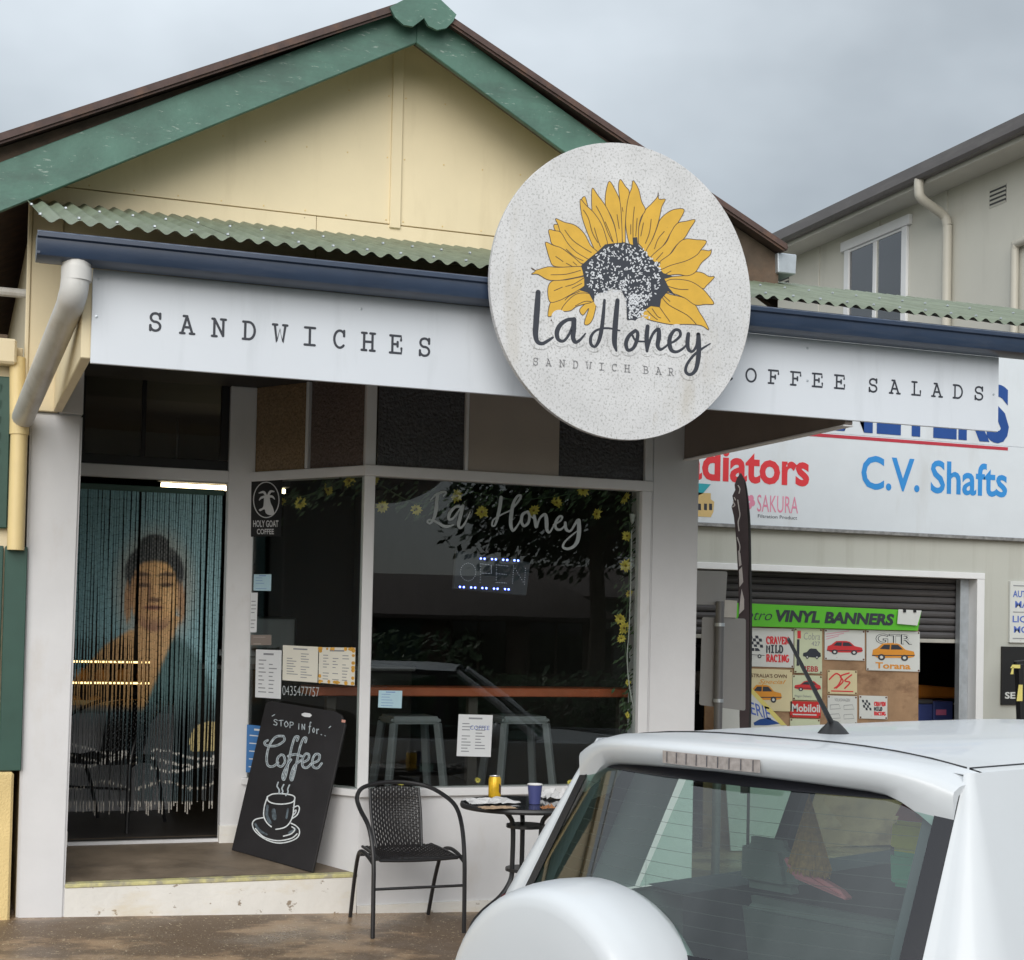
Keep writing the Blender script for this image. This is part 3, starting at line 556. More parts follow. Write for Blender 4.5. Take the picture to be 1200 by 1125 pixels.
SCR = [(q3, [(155, 318, 44), (147, 440, 52), (136, 600, 52), (132, 690, 48), (148, 752, 38), (190, 770, 32), (240, 745, 28), (284, 716, 20)]),
 (q3, [(470, 556, 34), (410, 562, 32), (350, 605, 40), (320, 668, 42), (330, 730, 34), (375, 748, 26), (420, 700, 24), (455, 620, 24), (470, 556, 30)]), (q3, [(470, 558, 44), (466, 650, 46), (462, 720, 40), (482, 758, 30), (525, 735, 24), (570, 682, 14)]),
 (q3, [(738, 388, 24), (727, 520, 32), (713, 640, 36), (690, 740, 34), (655, 796, 24), (620, 775, 28), (618, 715, 28), (650, 665, 22), (705, 640, 20), (780, 635, 18), (872, 656, 14)]), (q3, [(852, 390, 38), (840, 520, 46), (830, 650, 48), (826, 760, 44), (842, 832, 20)]),
 (q4, [(185, 655, 30), (130, 700, 34), (102, 765, 36), (118, 826, 30), (165, 810, 30), (196, 745, 34), (205, 680, 30), (185, 655, 28)]), (q4, [(160, 700, 20), (190, 745, 18), (262, 752, 16)]),
 (q4, [(292, 618, 36), (283, 720, 40), (287, 836, 26)]), (q4, [(287, 836, 22), (315, 735, 24), (350, 668, 26), (388, 646, 34), (390, 715, 42), (380, 785, 36), (402, 822, 26), (445, 800, 20), (480, 768, 18)]),
 (q4, [(478, 770, 18), (530, 748, 22), (578, 700, 26), (570, 656, 28), (530, 652, 28), (492, 705, 36), (484, 770, 40), (502, 828, 34), (548, 842, 26), (600, 815, 22), (632, 782, 18)]),
 (q4, [(650, 684, 34), (642, 760, 38), (652, 822, 32), (688, 838, 24), (722, 785, 24), (736, 692, 30)]), (q4, [(738, 690, 38), (742, 790, 42), (737, 900, 42), (714, 1000, 36), (668, 1042, 28), (628, 1018, 28), (636, 958, 26), (690, 880, 24), (760, 822, 22), (842, 770, 12)])]
halo = Ink(fd); LET = [Ink(fd) for _ in range(7)]; own = [0, 1, 1, 2, 2, 3, 3, 4, 4, 5, 6, 6]
for w_i, (q, pts) in enumerate(SCR):
    pp = [(*q(p[0], p[1]), p[2]/7.5) for p in spline(pts, 7)]
    LET[own[w_i]].stroke(pp, 1, True, .0060+w_i*.00004); halo.stroke([(a, b, w_+9.5) for a, b, w_ in pp], 1, True, .0052+w_i*.00004)
for x, y in ((655, 372), (705, 352), (722, 350), (740, 384), (752, 381), (800, 390), (816, 396)): halo.ell(x, y, 9, 9, .00575+x*1e-7)
halo.build('name_border', 'disc_white', RSG)
for l_ in LET: l_.build('letter', 'ink_dark', RSG)
ik = Ink(fd)
for c, x in zip('SANDWICHBAR', (627.7, 643, 659, 674.5, 690, 705, 720, 735, 757, 772, 786.5)):
    y = 419+(x-627.7)*.077; xa = x-3.2
    for st in SLAB[c]: ik.stroke([(xa+a*6.4, y+8.5-b*8.5+a*.45) for a, b in st], .75, True, .0061)
mat('ink_faded', (.16, .16, .17), .6, var=.3, vs=40); ik.build('small_lettering', 'ink_faded', RSG, kind='stuff')
# ------------------------------------------------------------------ bead curtain in the doorway
def colmat(name, rough=.55):
    m = bpy.data.materials.new(name); m.use_nodes = True; b = m.node_tree.nodes['Principled BSDF']; a = nd(m.node_tree, 'ShaderNodeAttribute', attribute_name='Col')
    m.node_tree.links.new(a.outputs[0], b.inputs['Base Color']); b.inputs['Roughness'].default_value = rough; M[name] = m; return m
colmat('painted_bamboo')
CY = .88
rb = random.Random(11)
def ell(x, y, cx, cy, rx, ry): return ((x-cx)/rx)**2+((y-cy)/ry)**2 < 1
def sm(a, b, v): t = max(0, min(1, (v-a)/(b-a))); return t*t*(3-2*t)
def mixc(c, d, t): return tuple(p+(q-p)*t for p, q in zip(c, d))
def soft(x, y, cx, cy, rx, ry, e=.16): return 1-sm(1-e, 1+e, math.sqrt(((x-cx)/rx)**2+((y-cy)/ry)**2))
def bead_col(x, y):
    c = mixc((.17, .30, .33), (.022, .026, .028), sm(795, 860, y)); c = mixc(c, (.27, .30, .28), .9*soft(x, y, 181, 690, 47, 70, .25))
    if y > 735: c = mixc(c, mixc((.055, .115, .12), (.02, .035, .04), sm(800, 860, y)), soft(x, y, 195, 850, 58, 106, .08)*(1-sm(150, 140, x)))
    if y > 722:                                       # neck, chest and bare shoulder
        sh_ = 738+max(0, 152-x)*.62+max(0, 122-x)*.5; tn = mixc((.46, .29, .14), (.30, .18, .07), sm(745, 830, y)); c = mixc(c, tn, (1-sm(824, 836, y))*sm(sh_-3, sh_+3, y if x < 160 else 900)*(1-sm(203-(y-738)*.40, 209-(y-738)*.40, x)))
    h = max(soft(x, y, 181, 671, 35, 35, .06)*(1-sm(688, 698, y)), soft(x, y, 181, 638, 17, 12, .12)); c = mixc(c, (.030, .036, .038) if math.sin(y*1.25)*math.sin(x*1.1) > -.25 else (.085, .092, .09), h)
    for ex in (149.5, 212.5): c = mixc(c, (.33, .20, .11), soft(x, y, ex, 706, 3.6, 24, .25))
    fm = soft(x, y, 181, 697, 29, 43, .06)*sm(655+abs(x-181)*.10, 660+abs(x-181)*.14, y)
    if fm > 0:
        f = mixc((.40, .235, .115), (.60, .385, .17), sm(160, 200, x)*.75+.25*soft(x, y, 181, 668, 24, 10, .8)); f = mixc(f, (.24, .125, .085), sm(716, 738, y)*.9); f = mixc(f, (.22, .12, .08), .8*sm(24, 31, abs(x-181)))
        f = mixc(f, (.66, .44, .22), .6*soft(x, y, 199, 700, 8, 10, .8)); f = mixc(f, (.62, .40, .20), .5*soft(x, y, 183, 692, 3, 14, .6)); f = mixc(f, (.20, .11, .07), .8*soft(x, y, 175, 694, 2.2, 12, .6))
        for s_ in (-1, 1):
            f = mixc(f, (.075, .045, .035), .9*soft(x, y-(.05*(x-181-s_*15))**2*4, 181+s_*15, 673, 11, 2.6, .4)); f = mixc(f, (.07, .04, .03), .95*soft(x, y, 181+s_*14, 685.5, 9, 2.4, .4)); f = mixc(f, (.28, .16, .09), .5*soft(x, y, 181+s_*14, 680, 9, 4, .6))
        f = mixc(f, (.12, .06, .04), .9*soft(x, y, 181, 703, 8, 2.6, .4)); f = mixc(f, (.25, .085, .065), .9*soft(x, y, 180, 712, 11, 2.6, .4)); f = mixc(f, (.07, .03, .025), .9*soft(x, y, 180, 712, 11, 1.4, .5))
        c = mixc(c, f, fm)
    if ell(x, y, 246, 870, 24, 25) and y < 880: c = (.34, .28, .13)
    for k, y0 in enumerate((884, 892, 899)):
        if abs(y-(y0+5*math.sin(x*.06+k)-(6 if x < 150 else 0))) < 1.5 and (x < 160 or x > 175) and rb.random() < .8: c = (.42, .41, .38)
    if abs(y-(920+4*math.sin(x*.09))) < 2.0 and rb.random() < .5: c = (.34, .32, .28)
    if y > 939: c = (.30, .28, .25)
    n = 1.4*(.88+.24*rb.random()); return tuple(q*n for q in c)
BC = thing('bead_curtain', 'painted bamboo bead curtain showing a serene stone head, hanging in the cafe doorway', 'curtain', (1.12, CY, .45))
zt = aty(180, 577, CY).z; zb = aty(180, 950, CY).z; cx0, cx1 = .668, xj1-.012
box('curtain_rail', 'panel_green', BC, cx0-.005, cx1+.005, CY-.012, CY+.012, zt, zt+.035, .003)
def px_of(p):
    v = Vector(p)-CAM; d = v.dot(_f); return 600+FPX*v.dot(_r)/d, PPY-FPX*v.dot(_u)/d
NS = 62
for i in range(NS):
    x = cx0+(cx1-cx0)*(i+.5)/NS+rb.uniform(-.002, .002); vs, fs, cs = [], [], []; z = zt; sway = rb.uniform(-.010, .010); ph = rb.uniform(0, 6)
    end = zb+rb.uniform(-.03, .06); ln = rb.uniform(.045, .058)
    if rb.random() < .05: continue
    while z > end:
        l = min(ln, z-end); nr = 7
        for k in range(nr):
            zz = z-l*.965*k/(nr-1); f_ = (zt-zz)/(zt-zb); xx = x+sway*f_+.0025*math.sin(ph+f_*9); px, py = px_of((xx, CY, zz)); c = bead_col(px, py); r = (.0074 if py < 800 else max(.0038, .0074-.0036*(py-800)/50))*(1-.42*sm(735, 760, py)*(1-sm(150, 170, px)))*(.9 if k in (0, nr-1) else 1)
            b = len(vs); vs += [(xx+r*math.cos(a), CY+r*math.sin(a)+.002*math.sin(i*2.1), zz) for a in (0, 1.2566, 2.5133, 3.77, 5.0265)]; cs += [c]*5
            if k: fs += [(b-5+j, b-5+(j+1) % 5, b+(j+1) % 5, b+j) for j in range(5)]
        z -= ln
    mb = MB(); mb.v, mb.f = vs, fs; o = mb.build('bead_strand', 'painted_bamboo', BC, smooth=True, fix=False)
    at_ = o.data.color_attributes.new('Col', 'FLOAT_COLOR', 'POINT'); at_.data.foreach_set('color', [q for c in cs for q in (*c, 1)])
# ------------------------------------------------------------------ inside the shop
mat('lamp_tube', (.9, .85, .7), .4, emit=(1, .80, .48), es=5.0, var=0)
mat('amber_lamp', (.9, .7, .3), .4, emit=(1, .66, .22), es=2.2, var=0)
mat('white_metal', (.19, .20, .21), .35, var=.04); mat('counter_white', (.50, .50, .52), .5, var=.06); mat('bench_orange', (.42, .105, .045), .4, var=.12, vs=8)
mat('gold_trim', (.70, .50, .18), .3, metal=.5, var=.1); mat('bread_brown', (.40, .22, .08), .7, var=.3, vs=30); mat('shelf_dark', (.05, .04, .035), .5)
mat('steel', (.45, .46, .48), .3, metal=.8, var=.1)
LT = thing('fluorescent_light', 'lit fluorescent tube glowing above the bead curtain inside the cafe', 'light', (1.5, 2.4, 2.7))
a, b = aty(189, 566.5, 2.4), aty(276, 574.5, 2.4); zc = (a.z+b.z)/2
MB().tube([(a.x, 2.4, zc), (b.x+.35, 2.4, zc)], .017, 10).build('tube', 'lamp_tube', LT, smooth=True); box('batten', 'white_metal', LT, a.x-.03, b.x+.38, 2.37, 2.43, zc+.025, zc+.07)
for x in (a.x+.1, b.x+.2): MB().tube([(x, 2.4, zc+.07), (x, 2.4, 3.07)], .006, 6).build('suspension_rod', 'steel', LT)
p = aty(582, 645, 4.0)
SL = thing('pendant_lamp', 'tiny amber lamp glowing deep inside the cafe above the open sign', 'lamp', (p.x, 4, p.z))
MB().lathe([(.004, .03), (.035, .025), (.05, -.012), (.045, -.012)], (p.x, 4, p.z), 14).build('shade', 'amber_lamp', SL, smooth=True); MB().tube([(p.x, 4, p.z+.03), (p.x, 4, 3.07)], .004, 6).build('cord', 'frame_black', SL)
CO = thing('serving_counter', 'white panelled counter seen dimly through the bead curtain', 'counter', (1.3, 2.3, .372))
a, b = aty(118, 826, 2.3), aty(204, 826, 2.3); zt_ = a.z
box('counter_body', 'counter_white', CO, a.x-.3, b.x, 2.3, 2.9, .373, zt_-.05); box('counter_top', 'white_metal', CO, a.x-.32, b.x+.03, 2.27, 2.93, zt_-.05, zt_)
for k in range(5): box('panel_groove', 'shelf_dark', CO, a.x+.07*k, a.x+.07*k+.006, 2.295, 2.2995, .4, zt_-.06, 0)
SH = thing('display_cabinet', 'gold edged glass display cabinet of bread behind the bead curtain', 'cabinet', (1.0, 4.0, 1.0))
p0, p1, p2 = aty(90, 775, 4.0), aty(178, 775, 4.0), aty(100, 800, 4.0); mat('shelf_light', (.8, .6, .3), .4, emit=(1, .72, .30), es=1.6, var=0)
for z in (p0.z, p2.z): box('shelf_lamp', 'shelf_light', SH, .5, p1.x, 3.985, 3.999, z-.008, z+.006, 0)
for z in (p0.z, p2.z, p2.z-.22): box('shelf', 'gold_trim', SH, .5, p1.x, 4.0, 4.4, z-.012, z+.008)
box('cabinet_back', 'shelf_dark', SH, .5, p1.x, 4.42, 4.45, .9, p0.z+.3); box('cabinet_base', 'shelf_dark', SH, .5, p1.x, 4.0, 4.45, .373, p2.z-.24)
for k in range(6): 
    x = .62+k*.16
    if x < p1.x-.05: MB().lathe([(.001, .10), (.045, .085), (.065, .04), (.05, 0)], (x, 4.15, p2.z-.205), 12).build('loaf', 'bread_brown', SH, smooth=True); MB().lathe([(.001, .10), (.045, .085), (.06, .04), (.05, 0)], (x+.05, 4.18, p2.z+.012), 12).build('loaf', 'bread_brown', SH, smooth=True)
WB = thing('window_bench', 'orange timber bench running along the inside of the shop window', 'bench', (2.9, .5, .372))
bz = aty(600, 811.5, .42).z
box('bench_top', 'bench_orange', WB, 1.98, 4.1, .42, .72, bz-.026, bz+.026, .005)
for x in (2.12, 3.0, 4.0): box('bench_leg', 'shelf_dark', WB, x-.03, x+.03, .5, .56, .373, bz-.027)
def stool(px, label):
    p = aty(px, 838, .62); S = thing('bar_stool', label, 'stool', (p.x, .62, .372), group='white bar stools in the window'); h = p.z-.372; c = (p.x, .62)
    sm = MB(); sm.hexa([(c[0]-.16, c[1]-.16, .372+h-.045), (c[0]+.16, c[1]-.16, .372+h-.045), (c[0]+.16, c[1]+.16, .372+h-.045), (c[0]-.16, c[1]+.16, .372+h-.045)], [(c[0]-.15, c[1]-.15, .372+h), (c[0]+.15, c[1]-.15, .372+h), (c[0]+.15, c[1]+.15, .372+h), (c[0]-.15, c[1]+.15, .372+h)]); sm.build('seat', 'white_metal', S, bevel=.015, seg=2)
    for i in (-1, 1):
        for j in (-1, 1): MB().bar((c[0]+i*.135, c[1]+j*.135, .372+h-.04), (c[0]+i*.205, c[1]+j*.205, .373), .042, .042).build('leg', 'white_metal', S, bevel=.006)
    for i in (-1, 1): MB().bar((c[0]+i*.18, c[1]-.18, .64), (c[0]+i*.18, c[1]+.18, .64), .02, .02).build('foot_rail', 'white_metal', S); MB().bar((c[0]-.18, c[1]+i*.18, .66), (c[0]+.18, c[1]+i*.18, .66), .02, .02).build('foot_rail', 'white_metal', S)
stool(480, 'white metal bar stool under the window bench nearer the chalkboard'); stool(607, 'white metal bar stool under the window bench behind the table')
mat('machine_red', (.16, .05, .04), .3); 
BK = thing('back_counter', 'dark back counter with a coffee machine deep inside the cafe', 'counter', (3.0, 5.5, .372))
box('counter_body', 'shelf_dark', BK, 2.0, 4.0, 5.2, 5.9, .373, 1.25); box('counter_top', 'counter_white', BK, 1.98, 4.02, 5.16, 5.92, 1.25, 1.29)
EM = thing('coffee_machine', 'steel coffee machine on the back counter inside the cafe', 'machine', (2.6, 5.5, 1.29))
box('body', 'steel', EM, 2.3, 2.95, 5.35, 5.75, 1.42, 1.72, .02); box('drip_tray', 'steel', EM, 2.3, 2.95, 5.25, 5.75, 1.292, 1.36)
for x in (2.45, 2.8): MB().lathe([(.03, 0), (.03, -.05), (.02, -.06)], (x, 5.31, 1.45), 10).build('group_head', 'steel', EM)
box('back_panel', 'steel', EM, 2.3, 2.95, 5.6, 5.75, 1.361, 1.419, 0)
# ------------------------------------------------------------------ garland of sunflowers
mat('flower_yellow', (.80, .66, .12), .6, var=.15, vs=40); mat('flower_heart', (.30, .19, .03), .8); mat('leaf_dark', (.060, .10, .045), .6, var=.3, vs=30)
rg = random.Random(5)
GL = thing('flower_garland', 'garland of yellow artificial sunflowers and leaves strung inside the shop window', 'garland', (3, .12, 2.4))
aofs = .07
def ap(px, py): return on(px, py, A_-NA*aofs, NA)
FL = [(ap(331, 588), .028), (ap(352, 590), .042), (ap(384, 574), .042), (ap(409, 563), .044)]
FL += [(aty(x, y, .10), s) for x, y, s in ((438, 562, .036), (448, 594, .040), (488, 597, .038), (535, 581, .046), (565, 600, .044), (625, 598, .042), (652, 589, .042), (683, 574, .044), (699, 602, .042), (732, 583, .046), (735, 628, .036), (733, 663, .044), (727, 725, .040), (731, 736, .044), (728, 748, .03), (737, 695, .03), (735, 838, .022), (736, 800, .02), (560, 914, .02), (668, 917, .02), (470, 918, .02))]
def orient(n):
    n = Vector(n).normalized(); x = n.orthogonal().normalized(); return x, n.cross(x), n
for p, r in FL:
    n = Vector((rg.uniform(-.8, .8), -1, rg.uniform(-.7, .5))); x, y, n = orient(n); mb = MB()
    for ring, (k_, rr, li) in enumerate(((11, 1., .12), (9, .72, .28))):
        for k in range(k_):
            a = 2*math.pi*k/k_+ring*.3+rg.uniform(-.1, .1); d = x*math.cos(a)+y*math.sin(a); s = x*-math.sin(a)+y*math.cos(a); R_ = r*rr*rg.uniform(.85, 1.12); w = r*.24
            mb.add([p+d*r*.12, p+d*R_*.55+s*w+n*r*li*.6, p+d*R_+n*r*(li+rg.uniform(-.2, .25)), p+d*R_*.55-s*w+n*r*li*.6], [(0, 1, 2, 3)])
    f = mb.build('flower', 'flower_yellow', GL, fix=False)
    hm = MB(); hm.add([p+n*r*.16]+[p+n*r*.1+(x*math.cos(a)+y*math.sin(a))*r*.2 for a in [k*1.0472 for k in range(6)]], [(0, i+1, (i+1) % 6+1) for i in range(6)]); hm.build('flower_heart', 'flower_heart', f, fix=False)
path = [tuple(ap(305, 580)), tuple(ap(352, 582)), tuple(ap(384, 570)), tuple(ap(412, 560))]+[tuple(aty(x, y, .11)) for x, y in ((440, 566), (490, 590), (540, 576), (600, 585), (650, 582), (690, 575), (733, 580), (738, 640), (736, 700), (732, 745), (737, 800), (739, 850))]
sp_ = spline(path, 10); MB().tube(sp_, .004, 5).build('garland_stem', 'leaf_dark', GL, smooth=True)
lf = MB()
for k in range(620):
    c = Vector(rg.choice(sp_))+Vector((rg.gauss(0, .03), rg.gauss(.03, .03), rg.gauss(-.02, .05))); 
    if c.y < .05 and c.x > 2.2: c.y = .06
    n = Vector((rg.uniform(-1, 1), -1, rg.uniform(-1, 1))); x, y, n = orient(n); l = rg.uniform(.03, .07); w = l*.3
    lf.add([c-x*l/2, c+y*w/2, c+x*l/2, c-y*w/2], [(0, 1, 2, 3)])
lf.build('leaves', 'leaf_dark', GL, fix=False, kind='stuff')
mat('cable_white', (.55, .55, .52), .5)
PCB = thing('power_cable', 'thin white cable with plug hanging down inside the window edge', 'cable', tuple(aty(737, 850, .06)))
MB().tube([tuple(q) for q in spline([tuple(aty(x, y, .06)) for x, y in ((740, 622), (739, 680), (738, 715), (737, 740), (735, 770), (737, 800), (742, 828))], 8)], .0035, 6).build('cord', 'cable_white', PCB, smooth=True)
p = aty(741, 608, .06); MB().lathe([(.003, -.03), (.010, -.02), (.018, .02), (.018, .03)], p, 10).build('plug', 'cable_white', PCB, smooth=True)
# ------------------------------------------------------------------ LED open sign
mat('led_case', (.045, .052, .07), .45); mat('led_blue', (.05, .06, .5), .3, emit=(.12, .18, 1), es=9, var=0); mat('led_dim', (.6, .6, .6), .4, emit=(.5, .55, .8), es=.22)  # the grey letter dots get a faint added glow so the word shows
LY = .15; LP_ = [aty(535, 645, LY), aty(622, 659, LY), aty(617, 698, LY), aty(531, 690, LY)]
LS_ = thing('open_sign', 'dark LED open sign with rows of lit blue dots in the window', 'sign', tuple(LP_[3]))
MB().prism(LP_, (0, .03, 0)).build('case', 'led_case', LS_, bevel=.004)
fl_ = px_plane((0, LY, 0), FN, .001); T_ = lambda x, y: (490+x/5.714, 560+y/5.714)
for xs_, y0, x0, sl_ in (((420, 445, 495, 520, 570, 597, 645, 670), 540, 420, .055), ((280, 306, 355, 382, 430, 457, 508, 532, 582, 606), 730, 280, .05)):
    for x in xs_:
        c = T_(x, y0+(x-x0)*sl_); Ink(fl_).ell(c[0], c[1], 1.1, 1.1, .001, 8).build('led', 'led_blue', LS_)
ik = Ink(fl_)
def dots(pts, n=9):
    for i in range(len(pts)-1):
        for k in range(n): ik.ell(*T_(pts[i][0]+(pts[i+1][0]-pts[i][0])*k/n, pts[i][1]+(pts[i+1][1]-pts[i][1])*k/n), .42, .42, .0008, 6)
dots([(335+52*math.cos(t), 630+60*math.sin(t)) for t in [k*.5236 for k in range(13)]], 2)
dots([(415, 700), (420, 575), (490, 585), (490, 640), (418, 638)], 7); dots([(600, 590), (525, 582), (522, 700), (600, 705)], 7); dots([(523, 640), (600, 648)], 7); dots([(632, 705), (640, 590), (712, 712), (720, 590)], 8)
ik.build('led_dots', 'led_dim', LS_, kind='stuff')
# ------------------------------------------------------------------ lettering and notices on the glass
mat('vinyl_silver', (.40, .44, .45), .6, var=.05); mat('vinyl_white', (.62, .63, .64), .6, var=.05); mat('paper', (.66, .68, .70), .7, var=.04); mat('paper_cream', (.70, .68, .60), .7, var=.05); mat('paper_blue', (.40, .58, .66), .6, var=.08)
mat('print_grey', (.24, .25, .27), .7); mat('print_blue', (.08, .14, .45), .6); mat('poster_blue', (.045, .17, .42), .5, var=.1); mat('print_amber', (.62, .33, .05), .6, var=.3, vs=60); mat('black_vinyl', (.008, .008, .009), .5)
wn = px_plane((0, PANE_Y, 0), FN, .0015); an = px_plane(A_, NA, .0015)
WL = thing('window_lettering', 'silver script lettering across the top of the large window', 'lettering', tuple(aty(600, 610, PANE_Y)))
SW = [[(170, 120, 12), (188, 100, 12), (172, 92, 14), (135, 110, 18), (125, 150, 22), (120, 210, 26), (105, 270, 20), (80, 305, 12), (62, 295, 12), (75, 280, 10), (120, 295, 16), (180, 325, 20), (238, 315, 8)], [(82, 150, 8), (120, 112, 14), (172, 92, 12)],
 [(290, 195, 16), (250, 195, 18), (212, 235, 22), (205, 275, 20), (235, 270, 14), (275, 215, 12), (300, 190, 14)], [(300, 188, 22), (282, 260, 24), (270, 315, 22), (285, 335, 16), (315, 300, 12), (348, 230, 8)],
 [(555, 130, 22), (548, 190, 24), (535, 250, 22), (515, 315, 14), (495, 318, 12), (505, 280, 10), (560, 245, 10), (620, 215, 10), (665, 165, 14), (688, 125, 16), (668, 120, 16), (640, 165, 20), (625, 240, 26), (620, 310, 24), (635, 352, 18), (665, 320, 12), (695, 265, 10)],
 [(735, 225, 16), (700, 245, 20), (692, 290, 20), (708, 322, 18), (738, 300, 18), (745, 250, 16), (735, 225, 14)], [(735, 240, 10), (770, 270, 8)],
 [(778, 255, 20), (785, 300, 22), (792, 330, 16), (815, 270, 14), (850, 245, 20), (860, 290, 26), (862, 345, 22), (880, 365, 14), (905, 325, 10)],
 [(905, 315, 10), (950, 290, 12), (965, 262, 14), (945, 260, 16), (920, 300, 18), (925, 340, 18), (955, 345, 14), (990, 310, 10)], [(985, 300, 18), (992, 345, 20), (1020, 355, 14), (1050, 310, 16), (1068, 285, 20)], [(1075, 285, 26), (1078, 350, 28), (1068, 420, 26), (1040, 460, 20), (1000, 475, 18), (970, 462, 16), (985, 425, 12), (1040, 375, 10), (1090, 340, 6)]]
wi = [0, 0, 1, 1, 2, 3, 3, 4, 5, 6, 6]; LT_ = [Ink(wn) for _ in range(7)]
for k, pts in enumerate(SW): LT_[wi[k]].stroke([(*T_(p[0], p[1]), p[2]/5.714) for p in spline(pts, 7)], 1, True, k*.00003)
for l_ in LT_: l_.build('letter', 'vinyl_silver', WL)
def sheet(name, label, cat, fn, c4, m, lines=6, ink='print_grey', title=True, cols=1, rs=1, group=None):
    P = [fn(*c, 0) for c in c4]; t = thing(name, label, cat, tuple(P[3]), group=group)
    nn = (P[1]-P[0]).cross(P[3]-P[0]).normalized(); nn = nn if nn.dot(CAM-P[0]) > 0 else -nn
    MB().prism(P, -nn*.0008).build('sheet', m, t); rr = random.Random(rs); ik = Ink(lambda u, v, h=0.: (P[0]*(1-u)+P[1]*u)*(1-v)+(P[3]*(1-u)+P[2]*u)*v+nn*(.0004+h))
    if title: ik.stroke([(.3, .09), (.7, .09)], .04, False)
    for cI in range(cols):
        x0 = .12+.8*cI/cols; x1 = x0+.8/cols-.08
        for k in range(lines):
            y = .22+.66*k/max(1, lines-1)
            if rr.random() < .85: ik.stroke([(x0, y), (x0+(x1-x0)*rr.uniform(.45, 1), y)], .022, False)
    ik.build('printed_text', ink, t, kind='stuff'); return t, ik.fn
t, f = sheet('notice', 'white printed notice taped low on the angled pane, leftmost of three sheets', 'notice', an, [(300, 761), (330, 762), (329, 819), (299, 817)], 'paper', 9, cols=2, rs=1)
t, f = sheet('menu', 'cream printed menu sheet in the middle of three on the angled pane', 'menu', an, [(331.5, 756), (373, 758), (372, 800), (331, 797)], 'paper_cream', 10, cols=2, rs=2)
t, f = sheet('menu', 'menu sheet with a yellow sunflower border on the angled pane', 'menu', an, [(374, 758.5), (416.5, 759), (415.5, 803.5), (373, 800)], 'paper_cream', 9, cols=3, rs=3)
ik = Ink(f); rr = random.Random(8)
for k in range(34):
    u, v = rr.random(), rr.random()
    if rr.random() < .5: v = rr.choice((.04, .95))
    else: u = rr.choice((.04, .95))
    ik.ell(u, v, rr.uniform(.03, .06), rr.uniform(.03, .06), .0002+k*.00001, 8)
ik.build('flower_border', 'print_amber', t, kind='stuff')
sheet('notice', 'small pale blue square notice on the angled pane below the goat sticker', 'notice', an, [(297.5, 673), (318, 673), (317.5, 692.5), (297, 692)], 'paper_blue', 5, 'print_blue', rs=4)
sheet('hygiene_strip', 'narrow upright white strip sticker at the edge of the angled pane', 'sticker', an, [(294, 694.5), (302, 694.5), (300.5, 741), (292.8, 741)], 'paper', 8, title=False, rs=5)
sheet('poster', 'blue poster in the angled pane behind the chalkboard', 'poster', an, [(289.5, 849), (318, 852), (316, 906), (288, 905)], 'poster_blue', 5, 'vinyl_white', rs=6)
sheet('sign_card', 'small wooden sign low behind the angled pane beside the door', 'sign', an, [(294, 744), (318, 744), (318, 756), (294, 756)], 'board_shade_brown', 2, 'paper_cream', title=False, rs=12)
sheet('notice', 'small pale blue card low on the large window near the corner post', 'notice', wn, [(444, 809), (471.5, 809.5), (470.5, 830), (443, 829)], 'paper_blue', 5, 'print_blue', rs=7)
t, f = sheet('notice', 'white price sheet taped to the large window above the table', 'notice', wn, [(537.5, 837), (577.5, 838), (575, 887), (535, 886)], 'paper', 10, cols=2, rs=9)
text_in(Ink(f), 'COFFEE', .35, .36, .92, .26).build('printed_title', 'print_blue', t, kind='stuff')
PH = thing('phone_lettering', 'white handwritten phone number on the angled pane under the menus', 'lettering', tuple(an(350, 812)))
ik = Ink(lambda x, y, h=0.: an(331+43*x, 800.5+14*(1-y)+5*x*.4, h)); text_in(ik, '0435477757', 0, 0, 1, .8, bold=-.01); ik.build('digits', 'vinyl_silver', PH, kind='stuff')
GS = thing('goat_sticker', 'black coffee brand sticker with a white goat in an oval', 'sticker', tuple(an(312, 627)))
ik = Ink(an); ik.poly([(294.5, 561), (331, 559), (329.5, 628.5), (294, 629)]); ik.build('backing', 'black_vinyl', GS)
G_ = lambda x, y: (285+x/5.625, 555+y/5.625)
ik = Ink(an); ik.stroke([G_(152+84*math.cos(t), 173+117*math.sin(t)) for t in [k*.19635 for k in range(33)]], 1.1, False, .0006); ik.build('oval', 'vinyl_white', GS)
ik = Ink(an); ik.poly([G_(*p) for p in ((150, 140), (172, 150), (180, 190), (196, 225), (203, 262), (180, 275), (150, 262), (140, 235), (112, 248), (104, 236), (130, 222), (136, 180), (138, 155))], .0006, 3)
for pts in (((150, 145, 14), (135, 122, 16), (105, 128, 8)), ((165, 142, 14), (180, 118, 16), (203, 118, 8)), ((140, 152, 16), (118, 160, 14), (106, 175, 6)), ((172, 150, 16), (192, 152, 14), (207, 168, 6))): ik.stroke([(*G_(p[0], p[1]), p[2]/5.625) for p in spline(pts, 5)], 1, True, .0007)
ik.build('goat', 'vinyl_white', GS)
for s_, a, b in (('HOLY GOAT', (66, 352), (232, 308)), ('COFFEE', (90, 400), (202, 364))):
    p0, p1 = G_(*a), G_(*b); text_objs(s_, lambda x, y, h=0.: an(x, y, h), p0[0], p0[1], p1[0], p1[1], 'vinyl_white', GS, bold=.02, h=.0006)
